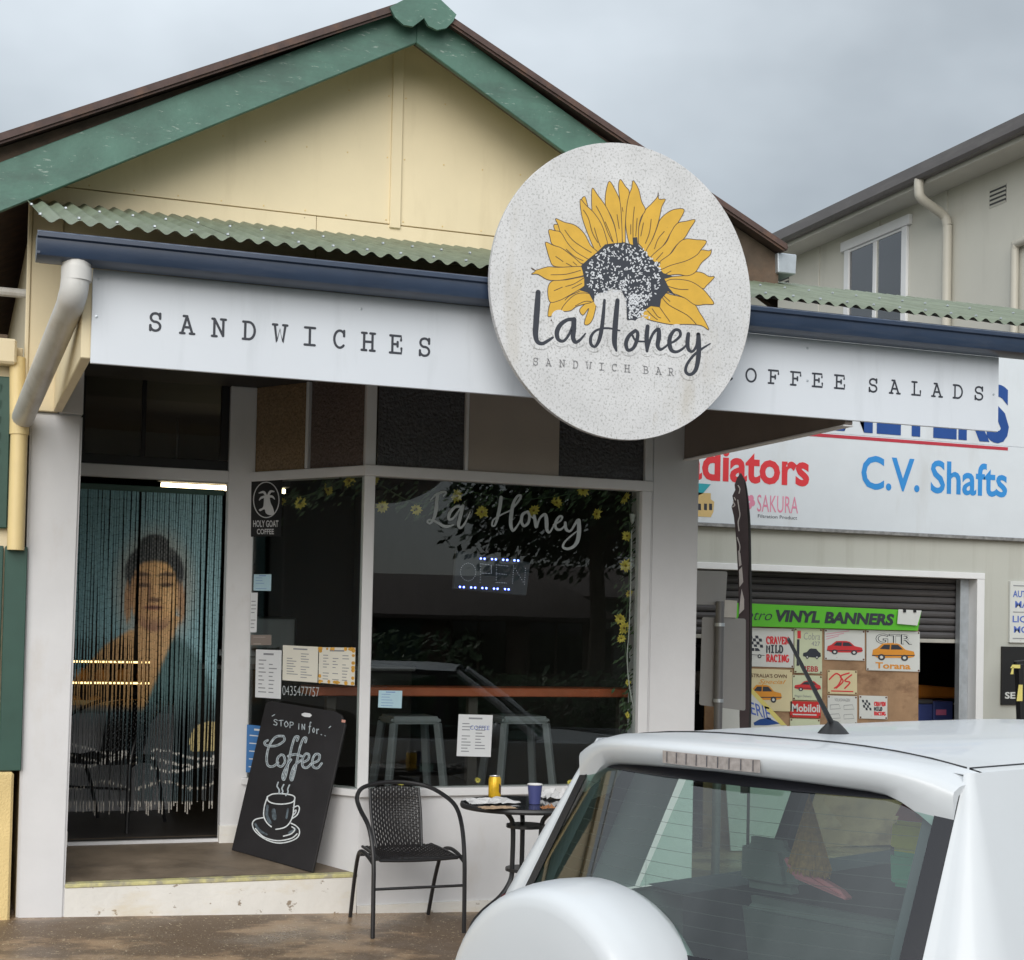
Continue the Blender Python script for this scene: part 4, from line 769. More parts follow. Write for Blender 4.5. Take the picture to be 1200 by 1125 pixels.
# ------------------------------------------------------------------ chalkboard
mat('slate', (.014, .013, .015), .6, var=.3, vs=5, bump=.04); mat('chalk', (.42, .48, .52), .9, var=.35, vs=60, bump=.3, bs=200); mat('chalk_bright', (.62, .66, .68), .9, var=.2, vs=60); mat('chalk_dim', (.085, .11, .13), .9, var=.6, vs=40)
def on_platform(px, py):
    z = .3
    for _ in range(30): p = atz(px, py, z); z = pz(p.y)+.002
    return p
cb0, cb1 = on_platform(271, 996), on_platform(366, 1022.5); ce = (cb1-cb0); ce.z = 0; ce.normalize(); ch_ = Vector((-ce.y, ce.x, 0))
if ch_.x < 0: ch_ = -ch_
for lean in [.40-.01*k for k in range(45)]:                # lean it until it just rests on the window frame
    cu_ = (Vector((0, 0, 1))*math.cos(lean)+ch_*math.sin(lean)); cn = ce.cross(cu_).normalized()
    if cn.dot(CAM-cb0) < 0: cn = -cn
    ct = [on(x, y, cb0, cn) for x, y in ((271, 996), (366, 1022.5), (404, 850), (400, 838), (392, 833.5), (317, 821.5), (311, 824))]
    if min((p-A_).dot(NA) for p in ct) > .05: break
KB = thing('chalkboard', 'black chalkboard reading stop in for coffee, leaning by the entry', 'chalkboard', tuple(cb0))
MB().prism(ct, -cn*.018).build('board', 'slate', KB, bevel=.003)
K_ = lambda x, y: (270+x/5.63, 820+y/5.63); kn = px_plane(cb0, cn, .0012)
def chalk(name, strokes, m, w, sm=6):
    ik = Ink(kn)
    for s_ in strokes: ik.stroke([(*K_(p[0], p[1]), (p[2] if len(p) > 2 else w)/5.63) for p in spline(s_, sm)], 1, True)
    return ik.build(name, m, KB, kind='stuff')
Ink(kn).poly([K_(*p) for p in ((470, 92), (490, 85), (525, 90), (538, 103), (525, 115), (490, 113), (470, 103))], .0004).build('handle_slot', 'paper', KB)
def stx(s_, x0, y0, w, h, sl): 
    D = {'S': [[(.9, .15), (.4, 0), (.1, .25), (.8, .65), (.6, 1), (0, .85)]], 'T': [[(0, .05), (1, .0)], [(.5, 0), (.5, 1)]], 'O': [[(.5, 0), (.05, .45), (.4, 1), (.95, .6), (.5, 0)]], 'P': [[(.1, 1), (.15, 0)], [(.15, 0), (.8, .1), (.8, .5), (.15, .55)]], 'I': [[(.5, 0), (.45, 1)]], 'N': [[(.1, 1), (.1, 0)], [(.1, 0), (.8, 1)], [(.8, 1), (.85, 0)]],
         'f': [[(.9, -.3), (.6, -.4), (.45, .2), (.3, 1), (.1, 1.3)], [(.1, .3), (.8, .25)]], 'o': [[(.5, .3), (.15, .6), (.4, 1), (.8, .7), (.5, .3)]], 'r': [[(.2, .3), (.25, 1)], [(.25, .6), (.6, .3), (.9, .4)]], '.': [[(.4, .95), (.6, 1)]]}
    out = []; x = x0
    for c in s_:
        for st in D.get(c, []): out.append([(x+a*w, y0+(x-x0)*sl+b*h) for a, b in st])
        x += w*1.25
    return out
chalk('small_chalk_text', stx('STOP', 285, 130, 28, 38, .16)+stx('IN', 440, 158, 24, 36, .1)+stx('for..', 515, 165, 20, 44, .3)+[[(275, 108), (292, 98)], [(650, 185), (662, 175)]], 'chalk', 5, 3)
COF = [[(350, 240), (300, 245), (258, 300), (240, 370), (246, 430), (280, 440), (315, 415)], [(350, 240), (356, 268), (312, 300), (262, 306), (232, 298), (226, 280), (246, 268)], [(335, 362), (312, 385), (310, 425), (335, 440), (360, 410), (352, 370), (335, 362)],
 [(440, 270), (448, 244), (425, 250), (405, 310), (385, 400), (368, 490), (352, 528), (345, 500), (370, 440), (400, 395)], [(495, 280), (500, 252), (480, 258), (460, 310), (440, 400), (420, 490), (405, 532), (398, 505), (420, 440), (465, 400)], [(475, 415), (512, 395), (518, 362), (495, 358), (475, 395), (478, 440), (505, 448), (535, 420)], [(540, 420), (580, 400), (588, 365), (562, 360), (542, 395), (545, 440), (575, 450), (602, 420)], [(380, 372), (430, 360), (470, 372)]]
chalk('coffee_chalk_body', COF, 'chalk', 15); chalk('coffee_chalk_core', COF, 'chalk_dim', 6)
chalk('cup_shading', [[(245, 700, 16), (240, 760, 20), (262, 810, 22)], [(285, 730, 26), (290, 780, 30)], [(165, 820, 14), (190, 860, 16), (240, 890, 12)], [(390, 880, 20), (425, 860, 20), (425, 845, 8)], [(380, 720, 12), (370, 780, 14)]], 'chalk_dim', 14)
chalk('cup_drawing', [[(243, 640), (280, 622), (340, 620), (400, 628), (425, 645), (410, 675), (350, 688), (290, 685), (250, 668), (243, 640)], [(243, 645), (225, 700), (220, 765), (240, 810), (270, 838)], [(425, 650), (418, 710), (410, 770), (385, 820), (350, 845), (300, 855)], [(415, 712), (445, 700), (455, 720), (440, 760), (405, 785)], [(415, 740), (432, 728), (430, 745), (415, 762)], [(215, 778), (165, 790), (145, 820), (165, 870), (230, 920), (310, 945), (390, 935), (445, 905), (455, 860), (430, 830), (400, 815)], [(165, 850), (220, 905), (310, 930), (400, 915), (440, 885)], [(405, 838), (425, 855), (400, 885), (350, 900)]], 'chalk_bright', 8)
chalk('steam_drawing', [[(315, 545), (308, 570), (322, 595), (320, 620)], [(352, 560), (340, 585), (346, 605), (335, 622)], [(390, 562), (378, 590), (380, 610), (365, 632)]], 'chalk', 9)
mat('sticker_pink', (.55, .28, .22), .6); Ink(kn).poly([K_(735, 130), K_(760, 135), K_(758, 152), K_(733, 148)], .0003).build('sticker', 'sticker_pink', KB)
# ------------------------------------------------------------------ chair
mat('black_metal', (.018, .018, .020), .38, var=.15); mat('wicker_black', (.016, .015, .016), .45, var=.35, vs=40)
c0 = Vector((2.345, -.335, 0)); c0.z = gz(c0.x, c0.y)
CH = thing('wicker_chair', 'black metal garden chair with woven seat and back beside the step', 'chair', tuple(c0), math.radians(2)); CH.matrix_basis = CH.matrix_basis @ Matrix.Scale(.95, 4); RM[CH] = CH.matrix_basis.copy()
def ltube(name, pts, r, m='black_metal', n=10, sm=6, par=None): return MB().tube([tuple(q) for q in spline(pts, sm)], r, n).build(name, m, par or CH, smooth=True, world=False)
hoop = [(-.265, -.27, .0), (-.265, -.265, .22), (-.265, -.25, .43), (-.272, -.18, .585), (-.285, -.04, .675), (-.262, .10, .725), (-.20, .205, .765), (-.10, .25, .785), (0, .262, .79)]
hoop = hoop+[(-a, b, c) for a, b, c in hoop[-2::-1]]
ltube('frame_hoop', hoop, .0125)
for s in (-1, 1): ltube('rear_leg', [(s*.262, -.25, .395), (s*.262, -.14, .425), (s*.258, -.02, .435), (s*.252, .08, .40), (s*.245, .17, .25), (s*.238, .262, .01)], .0115)
MB().tube([(-.26, -.26, .262), (.26, -.26, .262)], .008, 8).build('front_stretcher', 'black_metal', CH, smooth=True, world=False); MB().tube([(-.27, -.2, .415), (.27, -.2, .415)], .008, 8).build('seat_rail', 'black_metal', CH, smooth=True, world=False)
MB().tube([(-.248, .12, .395), (.248, .12, .395)], .008, 8).build('seat_rail', 'black_metal', CH, smooth=True, world=False)
sx = []                                   # woven strips: back and seat as alternating bands
def weave(name, fn, nu, nv):
    a = MB()
    for i in range(nu):
        rows = []
        for j in range(nv*2+1):
            v = j/(nv*2); off = .0035*(1 if (i+(j//2)) % 2 else -1)
            rows.append([fn((i+.06)/nu, v, off), fn((i+.5)/nu, v, off+.002), fn((i+.94)/nu, v, off)])
        a.grid(rows)
    return a.build(name, 'wicker_black', CH, smooth=True, world=False, fix=False)
def backf(u, v, o):
    x = -.145+.29*u; w = 1+.06*math.sin(math.pi*v); z = .43+.345*v; y = .125+.125*v**.8+.03*(1-(2*u-1)**2)*math.sin(math.pi*min(1, v*1.1))*.9-.02*(2*u-1)**2; return (x*w*(.93+.09*v), y-o, z-.018*abs(2*u-1)**2*v)
def seatf(u, v, o): x = -.225+.45*u; y = -.25+.40*v; return (x*(1-.08*v), y, .425-.022*math.sin(math.pi*u)*math.sin(math.pi*min(1, v+.1))-.02*max(0, .12-v)*8*.4+.012*v+o)
weave('woven_back', backf, 18, 24); weave('woven_seat', seatf, 24, 22)
for u in (0, 1): ltube('back_edge', [backf(u, v, 0) for v in (0, .25, .5, .75, 1)], .008)
ltube('seat_edge', [seatf(u, 0, 0) for u in (0, .25, .5, .75, 1)], .010)
for u in (0, 1): ltube('seat_edge', [seatf(u, v, 0) for v in (0, .5, 1)], .009)
def copy_tree(o, parent=None):
    c = o.copy(); COL.objects.link(c); c.parent = parent
    for ch in list(o.children): copy_tree(ch, c)
    return c
CH2 = copy_tree(CH); CH2.matrix_basis = Matrix.Translation((.98, 1.55, .374)) @ Matrix.Rotation(math.radians(-35), 4, 'Z'); tag(CH2, 'black woven chair standing inside the doorway behind the bead curtain', 'chair', 'black woven chairs'); tag(CH, group='black woven chairs')
# ------------------------------------------------------------------ table and what stands on it
tzt = .765; tl = atz(543, 941, tzt); TR = .335; tcx, tcy = tl.x+TR*.95, tl.y-TR*.18; tg = gz(tcx, tcy)
TB = thing('bistro_table', 'round black bistro table with curved tube legs below the shop window', 'table', (tcx, tcy, tg))
mat('table_glass', (.030, .032, .036), .08, var=.1, spec=.7)
MB().lathe([(TR, -.022), (TR+.004, -.01), (TR, .002), (TR-.012, .004), (TR-.012, -.012), (TR-.02, -.022), (TR, -.022)], (tcx, tcy, tzt), 48).build('table_rim', 'black_metal', TB, smooth=True)
MB().lathe([(0, .001), (TR-.011, .001), (TR-.011, -.01), (0, -.01)], (tcx, tcy, tzt), 48).build('table_top', 'table_glass', TB)
for k in range(3):
    a = math.radians(200+120*k); d = Vector((math.cos(a), math.sin(a), 0)); cc = Vector((tcx, tcy, 0))
    P = [cc+d*.17+Vector((0, 0, tzt-.02)), cc+d*.11+Vector((0, 0, tzt-.06)), cc+d*.085+Vector((0, 0, tzt-.12)), cc+d*.085+Vector((0, 0, .46)), cc+d*.095+Vector((0, 0, .38)), cc+d*.16+Vector((0, 0, .305)), cc+d*.28+Vector((0, 0, .235)), cc+d*.345+Vector((0, 0, .16)), cc+d*.355]
    P[-1].z = gz(P[-1].x, P[-1].y); MB().tube([tuple(q) for q in spline([tuple(p) for p in P], 6)], .0125, 10).build('leg', 'black_metal', TB, smooth=True)
for z in (tzt-.115, .43): MB().lathe([(0, .008), (.10, .008), (.10, -.008), (0, -.008)], (tcx, tcy, z), 20).build('leg_plate', 'black_metal', TB)
mat('can_yellow', (.72, .43, .02), .3, metal=.3, var=.25, vs=25); mat('can_lid', (.6, .6, .62), .3, metal=.8); mat('cup_blue', (.055, .065, .20), .5, var=.05); mat('cup_white', (.7, .7, .7), .6); mat('wrap_white', (.62, .62, .63), .6, var=.06); mat('wrap_brown', (.42, .30, .20), .8, var=.2, vs=15); mat('crumb_brown', (.30, .13, .05), .8, var=.4, vs=50); mat('print_brown', (.12, .06, .03), .5)
TT = tzt+.003
p = atz(579.5, 935, TT); DC = thing('drink_can', 'yellow drink can standing on the bistro table', 'can', (p.x, p.y, TT))
MB().lathe([(0, 0), (.026, 0), (.032, .008), (.033, .012), (.033, .098), (.027, .112)], p, 24).build('can_body', 'can_yellow', DC, smooth=True); MB().lathe([(.0275, .112), (.0285, .115), (.026, .116), (.024, .112), (0, .111)], p, 24).build('can_lid', 'can_lid', DC, smooth=True)
MB().grid([[(p.x+.0333*math.cos(a), p.y+.0333*math.sin(a), p.z+.03+.045*t+.01*math.sin(a*3)) for a in [-1.2+.1*k for k in range(9)]] for t in (0, 1)]).build('can_label', 'print_brown', DC)
p = atz(626.5, 942, TT); PC = thing('paper_cup', 'dark blue takeaway paper cup on the bistro table', 'cup', (p.x, p.y, TT))
MB().lathe([(0, .002), (.027, .002), (.028, 0), (.038, .098)], p, 24).build('cup_body', 'cup_blue', PC, smooth=True); MB().lathe([(.038, .096), (.040, .099), (.038, .102), (.036, .098), (.028, .01), (0, .01)], p, 24).build('cup_rim', 'cup_white', PC, smooth=True)
rw = random.Random(21)
def crumple(name, label, cat, px, py, w, d, h, m, z0=TT):
    c = atz(px, py, z0); T = thing(name, label, cat, (c.x, c.y, z0)); n = 12; rows = []
    for j in range(n):
        r_ = []
        for i in range(n):
            u, v = i/(n-1)*2-1, j/(n-1)*2-1; e = 1-max(abs(u), abs(v))**3; r_.append((c.x+u*w/2+rw.uniform(-.5, .5)*w/n, c.y+v*d/2+rw.uniform(-.5, .5)*d/n, z0+.002+max(0, rw.gauss(h*.45, h*.35))*(.35+.65*e)))
        rows.append(r_)
    MB().grid(rows).build('crumpled_sheet', m, T, fix=False); return T
crumple('sandwich_wrapper', 'crumpled white sandwich paper under the yellow can on the table', 'wrapper', 575, 940, .26, .20, .022, 'wrap_white')
crumple('paper_bag', 'flat brown paper bag at the near edge of the table', 'bag', 583, 947, .17, .10, .008, 'wrap_brown', TT+.004)
crumple('napkin', 'crumpled white napkin behind the blue paper cup on the table', 'napkin', 655, 935, .20, .16, .05, 'wrap_white')
crumple('food_scrap', 'brown half eaten toast scrap beside the blue paper cup', 'food', 642, 948, .07, .05, .022, 'crumb_brown')
# ------------------------------------------------------------------ workshop next door
YG = 3.0
mat('workshop_wall', (.45, .46, .42), .65, var=.05, vs=1, dirt=(.32, .31, .27), dirt_amt=.5, dirt_scale=(7, 7, .5), ramp=(.5, .75))
mat('house_wall', (.56, .55, .49), .65, var=.04, vs=1, dirt=(.36, .35, .31), dirt_amt=.35, dirt_scale=(3, 3, .6), ramp=(.55, .8))
mat('house_trim', (.58, .57, .52), .5, var=.04); mat('gutter_grey', (.115, .105, .105), .4, var=.12, dirt=(.2, .19, .18), dirt_amt=.4, dirt_scale=(2, 2, 14)); mat('frame_white', (.72, .73, .74), .45, var=.03)
mat('roller_grey', (.085, .082, .085), .5, var=.1); mat('roller_edge', (.42, .41, .37), .5); mat('house_pipe', (.47, .45, .39), .45, var=.05); mat('vent_dark', (.05, .05, .05), .6)
glass('house_glass', (.40, .42, .46), 2.8)
WK = thing('workshop_building', 'pale grey workshop with roller door and a taller two storey house wall behind', 'building', (8, YG, 0))
xa_, xb_ = 5.35, aty(1143, 760, YG).x; zl = aty(990, 666, YG).z-.05; XW0, XW1 = 4.62, 15.0; ZP = 4.22
for nm, a in (('front_wall', (XW0, xa_, -.6, ZP)), ('front_wall', (xb_+.08, XW1, -.6, ZP)), ('front_wall', (xa_, xb_+.08, zl+.055, ZP))): box(nm, 'workshop_wall', WK, a[0], a[1], YG, YG+.15, a[2], a[3], 0)
box('door_frame', 'frame_white', WK, xa_, xb_+.08, YG-.02, YG+.16, zl, zl+.054, .003); box('door_frame', 'frame_white', WK, xb_+.0, xb_+.079, YG-.018, YG+.16, -.6, zl-.001, .003)
box('guide_channel', 'galvanised', WK, xb_-.09, xb_-.001, YG+.1, YG+.17, -.6, zl-.002, .003)
zr = aty(1110, 749, YG+.2).z; ns = 9; hh = (zl+.02-zr)/ns
for k in range(ns):
    z0 = zr+hh*k; pr = [(YG+.2, z0+.004), (YG+.185, z0+hh*.3), (YG+.18, z0+hh*.6), (YG+.198, z0+hh*.96), (YG+.215, z0+hh*.96), (YG+.215, z0+.004)]
    MB().prism([(xa_, y, z) for y, z in pr], (xb_-.06-xa_, 0, 0)).build('roller_slat', 'roller_grey', WK)
box('roller_foot', 'roller_edge', WK, xa_, xb_-.061, YG+.18, YG+.22, zr-.035, zr-.001, .003)
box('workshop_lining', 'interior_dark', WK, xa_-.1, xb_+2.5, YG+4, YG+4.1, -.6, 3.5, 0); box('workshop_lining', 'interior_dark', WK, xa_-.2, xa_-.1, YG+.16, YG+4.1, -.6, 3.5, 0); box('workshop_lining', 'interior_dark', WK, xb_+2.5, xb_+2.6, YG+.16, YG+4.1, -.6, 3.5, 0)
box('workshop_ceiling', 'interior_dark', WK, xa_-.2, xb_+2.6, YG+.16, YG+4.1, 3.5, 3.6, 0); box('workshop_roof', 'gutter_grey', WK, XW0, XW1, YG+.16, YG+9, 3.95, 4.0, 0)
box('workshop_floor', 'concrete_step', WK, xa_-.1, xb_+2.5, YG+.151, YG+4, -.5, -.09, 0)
box('wall_side', 'workshop_wall', WK, XW0, XW0+.12, YG+.151, YG+9, -.6, 3.94, 0); box('wall_side', 'workshop_wall', WK, XW1-.12, XW1, YG+.151, YG+9, -.6, 3.94, 0)
# two-storey wall above
h0, h1 = Vector((9.645, 3.15, 0)), Vector((9.74, 11.8, 0)); hd_ = (h1-h0).normalized(); hn = Vector((-hd_.y, hd_.x, 0)); ZE = 6.34
MB().prism([(*h0[:2], 3.9), (*h1[:2], 3.9), (*h1[:2], ZE), (*h0[:2], ZE)], -hn*.2).build('house_wall', 'house_wall', WK)
MB().prism([(h0.x+.2, h0.y, 3.9), (15, h0.y, 3.9), (15, h0.y, ZE+2.2), (h0.x+.2, h0.y, ZE)], (0, .2, 0)).build('house_front', 'house_wall', WK)
def hp(px, py, o=0.): return on(px, py, h0+hn*o, hn)
def hz(px, py): return (800+px/3, 100+py/3)
MB().prism([h0+hn*.0+Vector((0, -.25, ZE)), h1+Vector((0, 0, ZE)), h1+hn*.36+Vector((0, 0, ZE)), h0+hn*.36+Vector((0, -.25, ZE))], (0, 0, .02)).build('soffit', 'house_trim', WK)
MB().prism([h0+hn*.36+Vector((0, -.25, ZE-.02)), h1+hn*.36+Vector((0, 0, ZE-.02)), h1+hn*.36+Vector((0, 0, ZE+.16)), h0+hn*.36+Vector((0, -.25, ZE+.16))], hn*.02).build('fascia_board', 'house_trim', WK)
gp = [(.385, .16), (.385, .03), (.40, .02), (.47, .02), (.495, .05), (.50, .15), (.50, .165), (.485, .165)]
MB().prism([h0+hn*a+Vector((0, -.25, ZE+b)) for a, b in gp], h1-h0+Vector((0, .25, 0))).build('gutter', 'gutter_grey', WK, smooth=True)
MB().prism([h0+hn*.42+Vector((0, -.3, ZE+.15)), h1+hn*.42+Vector((0, 0, ZE+.15)), h1-hn*3.8+Vector((0, 0, ZE+2.4)), h0-hn*3.8+Vector((0, -.3, ZE+2.4))], (0, 0, .04)).build('house_roof', 'gutter_grey', WK)
def quad(name, m, pts, th, o, par=WK, bevel=.004): return MB().prism([hp(*hz(*p), o) for p in pts], -hn*th).build(name, m, par, bevel=bevel)
zbw = 3.95                                           # the window runs down behind the awning
wl, wr = hp(*hz(572, 590)), hp(*hz(798, 495)); 
def hpt(s_, z, o): p = h0+hd_*s_+hn*o; return Vector((p.x, p.y, z))
def hs(px, py): return (hp(px, py)-h0).dot(hd_)
s0, s1, zt2 = hs(*hz(576, 600)), hs(*hz(797, 500)), (hp(*hz(576, 590)).z+hp(*hz(797, 487)).z)/2
zb2 = zt2-1.35
def hbox(name, m, sa, sb, za, zb_, o0, o1, par=WK, bevel=.004): return MB().prism([hpt(sa, za, o1), hpt(sb, za, o1), hpt(sb, zb_, o1), hpt(sa, zb_, o1)], -hn*(o1-o0)).build(name, m, par, bevel=bevel)
hbox('window_head', 'frame_white', s1-.06, s0+.06, zt2, zt2+.11, .0, .05); hbox('window_jamb', 'frame_white', s1, s1+.10, zb2, zt2-.001, .0, .035); hbox('window_jamb', 'frame_white', s0-.10, s0, zb2, zt2-.001, .0, .035); hbox('window_sill', 'frame_white', s1-.05, s0+.05, zb2-.06, zb2-.001, .0, .06)
sm_ = hs(*hz(679, 620)); hbox('sash_bar', 'frame_white', sm_-.035, sm_+.035, zb2, zt2-.03, .0, .02); hbox('sash_rail', 'frame_white', s1+.101, s0-.101, zt2-.03, zt2-.001, .0, .022)
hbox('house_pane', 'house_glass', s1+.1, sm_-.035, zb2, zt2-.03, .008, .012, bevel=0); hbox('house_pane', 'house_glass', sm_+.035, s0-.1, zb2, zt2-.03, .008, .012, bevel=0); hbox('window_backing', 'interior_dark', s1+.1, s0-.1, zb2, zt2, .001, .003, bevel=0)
for px, py in ((690, 500), (478, 660), (925, 600)): s_ = hs(*hz(px, py)); hbox('cover_strip', 'house_wall', s_-.025, s_+.025, 3.9, ZE-.001, 0, .012, bevel=.003)
for c4 in ((1080, 1138, 375, 405), (340, 374, 690, 715)):
    sa, sb = hs(*hz(c4[1], c4[2])), hs(*hz(c4[0], c4[3])); za = hp(*hz((c4[0]+c4[1])/2, (c4[2]+c4[3])/2)).z
    v = hbox('wall_vent', 'vent_dark', sa, sb, za-.09, za+.09, 0, .004, bevel=0)
    for k in range(5): MB().prism([hpt(sa, za-.09+k*.043, .004), hpt(sb, za-.09+k*.043, .004), hpt(sb, za-.072+k*.043, .014), hpt(sa, za-.072+k*.043, .014)], -hn*.003).build('vent_louvre', 'house_wall', v)
sp0 = hs(*hz(946, 600)); sg = hs(*hz(905, 355))
MB().tube(spline([tuple(hpt(sg-.25, ZE+.06, .43)), tuple(hpt(sg-.25, ZE-.08, .43)), tuple(hpt(sg-.24, ZE-.17, .38)), tuple(hpt(sp0+.03, ZE-.28, .10)), tuple(hpt(sp0, ZE-.40, .06)), tuple(hpt(sp0, ZE-.6, .06)), tuple(hpt(sp0, 3.9, .06))], 6), .05, 12).build('downpipe', 'house_pipe', WK, smooth=True)
s2 = hs(*hz(1182, 650)); z2 = hp(*hz(1182, 560)).z
MB().tube(spline([tuple(hpt(s2, 3.9, .05)), tuple(hpt(s2, z2-.12, .05)), tuple(hpt(s2-.02, z2-.03, .05)), tuple(hpt(s2-.12, z2, .05)), tuple(hpt(s2-1.2, z2+.02, .05))], 6), .04, 12).build('downpipe', 'house_pipe', WK, smooth=True)
# ------------------------------------------------------------------ big banner sign
mat('banner_white', (.60, .645, .69), .4, var=.03, dirt=(.45, .45, .44), dirt_amt=.5, dirt_scale=(3, 3, .6), ramp=(.55, .8)); mat('text_navy', (.012, .06, .25), .4, var=.08); mat('text_red', (.62, .035, .045), .4, var=.06); mat('text_sky', (.03, .24, .60), .4, var=.06); mat('text_pink', (.62, .22, .33), .5); mat('line_red', (.42, .03, .05), .4); mat('alu_edge', (.25, .25, .25), .5, metal=.4, var=.4, vs=20); mat('teal', (.03, .35, .42), .4); mat('tan', (.58, .42, .18), .6)
YB = YG-.05
zb3 = (aty(819, 612, YB).z+aty(1200, 631, YB).z)/2
BS = thing('workshop_banner', 'wide white wall sign listing radiators and shafts above the roller door', 'sign', (7.4, YB, zb3))
xsplit = aty(1178, 570, YB).x
box('sign_panel', 'banner_white', BS, 4.9, 10.2, YB, YG-.002, zb3, aty(1100, 517, YB).z-.002, .002); box('sign_panel', 'banner_white', BS, 4.9, 10.2, YB+.002, YG-.002, aty(1100, 517, YB).z, 4.17, .002)
box('sign_edge', 'alu_edge', BS, 4.9, 10.2, YB-.012, YG-.001, zb3-.03, zb3-.001, .003)
bp_ = lambda x, z, h=0.: Vector((x, YB-.002-h, z))
def wtext(s_, pxl, pyl, pxr, pyr, hpx, m, parent=BS, **k):          # foot line from (pxl,pyl) to (pxr,pyr), letters hpx tall
    a, b = aty(pxl, pyl, YB), aty(pxr, pyr, YB); t = aty(pxl, pyl-hpx, YB); z = (a.z+b.z)/2; text_objs(s_, bp_, a.x, z, b.x, z+t.z-a.z, m, parent, **k)
wtext('METERS', 979, 509, 1182, 517, 72, 'text_navy', bold=.035); wtext('Radiators', 776, 561, 948, 570, 42, 'text_red', bold=.03); wtext('C.V. Shafts', 1009, 574, 1180, 582.5, 40, 'text_sky', bold=.02)
a, b = aty(945, 510, YB), aty(1181, 525, YB); z = (a.z+b.z)/2; MB().box(a.x, b.x, YB-.003, YB-.001, z-.014, z+.014).build('rule_line', 'line_red', BS)
wtext('SAKURA', 887, 600, 935, 601.5, 20, 'text_pink', bold=.0); ik = Ink(bp_); a, b = aty(888, 606, YB), aty(934, 607.5, YB); text_in(ik, 'Filtration Product', a.x, a.z-.004, b.x, a.z+.024); ik.build('small_text', 'ink_dark', BS, kind='stuff')
ik = Ink(px_plane((0, YB, 0), FN, .002))
for k in range(5): a = k*1.2566+.3; ik.ell(878+4*math.cos(a), 588+5*math.sin(a), 3.2, 4, k*.0001, 10)
ik.build('flower_emblem', 'text_pink', BS)
fb = px_plane((0, YB, 0), FN, .002)
Ink(fb).poly([(815, 566), (833, 567.5), (824, 578), (815, 582)]).build('filter_picture', 'teal', BS); Ink(fb).poly([(815, 577), (833, 578), (833, 585), (837, 588), (836, 600), (833, 606), (815, 605)]).build('filter_picture', 'tan', BS)
for x in (818, 825, 831): Ink(fb).poly([(x, 590), (x+3.5, 590.3), (x+3.5, 598), (x, 597.6)], .0005).build('filter_label', 'ink_dark', BS)
# ------------------------------------------------------------------ plywood board with tin signs
mat('plywood', (.33, .205, .115), .7, var=.25, vs=3, dirt=(.14, .07, .035), dirt_amt=.8, dirt_scale=(2.5, 2, 4), ramp=(.5, .66)); mat('banner_green', (.10, .46, .025), .45, var=.05); mat('tin_white', (.60, .62, .60), .35, var=.04, dirt=(.3, .17, .08), dirt_amt=.6, dirt_scale=(14, 14, 14), ramp=(.68, .74)); mat('tin_cream', (.62, .55, .34), .35, var=.06); mat('tin_pale', (.55, .60, .42), .35, var=.06)
mat('car_orange', (.66, .27, .03), .4, var=.1); mat('car_red', (.58, .035, .04), .4, var=.1); mat('tin_red', (.55, .03, .03), .35); mat('tin_yellow', (.66, .58, .18), .4); mat('rust_spot', (.12, .05, .03), .8)
YP = 2.62; gpz = gz(7, 0)
PB = thing('plywood_board', 'stained plywood display board standing in the workshop doorway', 'board', (aty(960, 800, YP).x, YP, gpz))
MB().prism([aty(828, 733, YP+.012), aty(1076.5, 736, YP+.012), Vector((aty(1078, 850, YP+.012).x, YP+.012, gpz+.005)), Vector((aty(826, 850, YP+.012).x, YP+.012, gpz+.005))], (0, .018, 0)).build('board', 'plywood', PB, bevel=.002)
for x in (aty(850, 800, YP).x, aty(1060, 800, YP).x): MB().bar((x, YP+.03, 1.2), (x, YP+.33, gz(x, 0)+.01), .04, .04).build('prop', 'plywood', PB)
VB = thing('vinyl_banner', 'bright green banner reading retro vinyl banners above the tin signs', 'banner', tuple(aty(960, 736, YP-.02)))
vb = [aty(862, 706.5, YP-.03), aty(1080, 715.5, YP-.03), aty(1075.5, 739, YP-.03), aty(862, 733.5, YP-.03)]
MB().prism(vb, (0, .006, 0)).build('sheet', 'banner_green', VB)
vf = lambda x, y, h=0.: on(x, y, (0, YP-.032-h, 0), FN)
def ptext(s_, fn, x0, y0, x1, y1, sl, m, par, **k): text_objs(s_, lambda a, b, h=0.: fn(a, b+(a-x0)*sl, h), x0, y0, x1, y1, m, par, **k)
ptext('VINYL', vf, 909, 728.5, 961, 714.5, .035, 'ink_dark', VB, bold=.05, shear=.18); ptext('BANNERS', vf, 966, 730.5, 1048, 716.5, .035, 'ink_dark', VB, bold=.05, shear=.18); ptext('Retro', vf, 864, 726, 905, 714, .03, 'ink_dark', VB, shear=.4, bold=-.005)
PS = thing('clipped_paper', 'blank white paper clipped over the end of the green banner', 'paper', tuple(aty(1065, 732, YP-.05)))
MB().prism([aty(1053, 714, YP-.045), aty(1080, 715.5, YP-.045), aty(1075, 733, YP-.05), aty(1051.5, 731, YP-.05)], (0, .003, 0)).build('sheet', 'tin_white', PS)
for x in (1060, 1072): p = aty(x, 715.5, YP-.05); MB().box(p.x-.012, p.x+.012, p.y-.006, p.y+.006, p.z-.015, p.z+.012).build('clip', 'frame_black', PS)
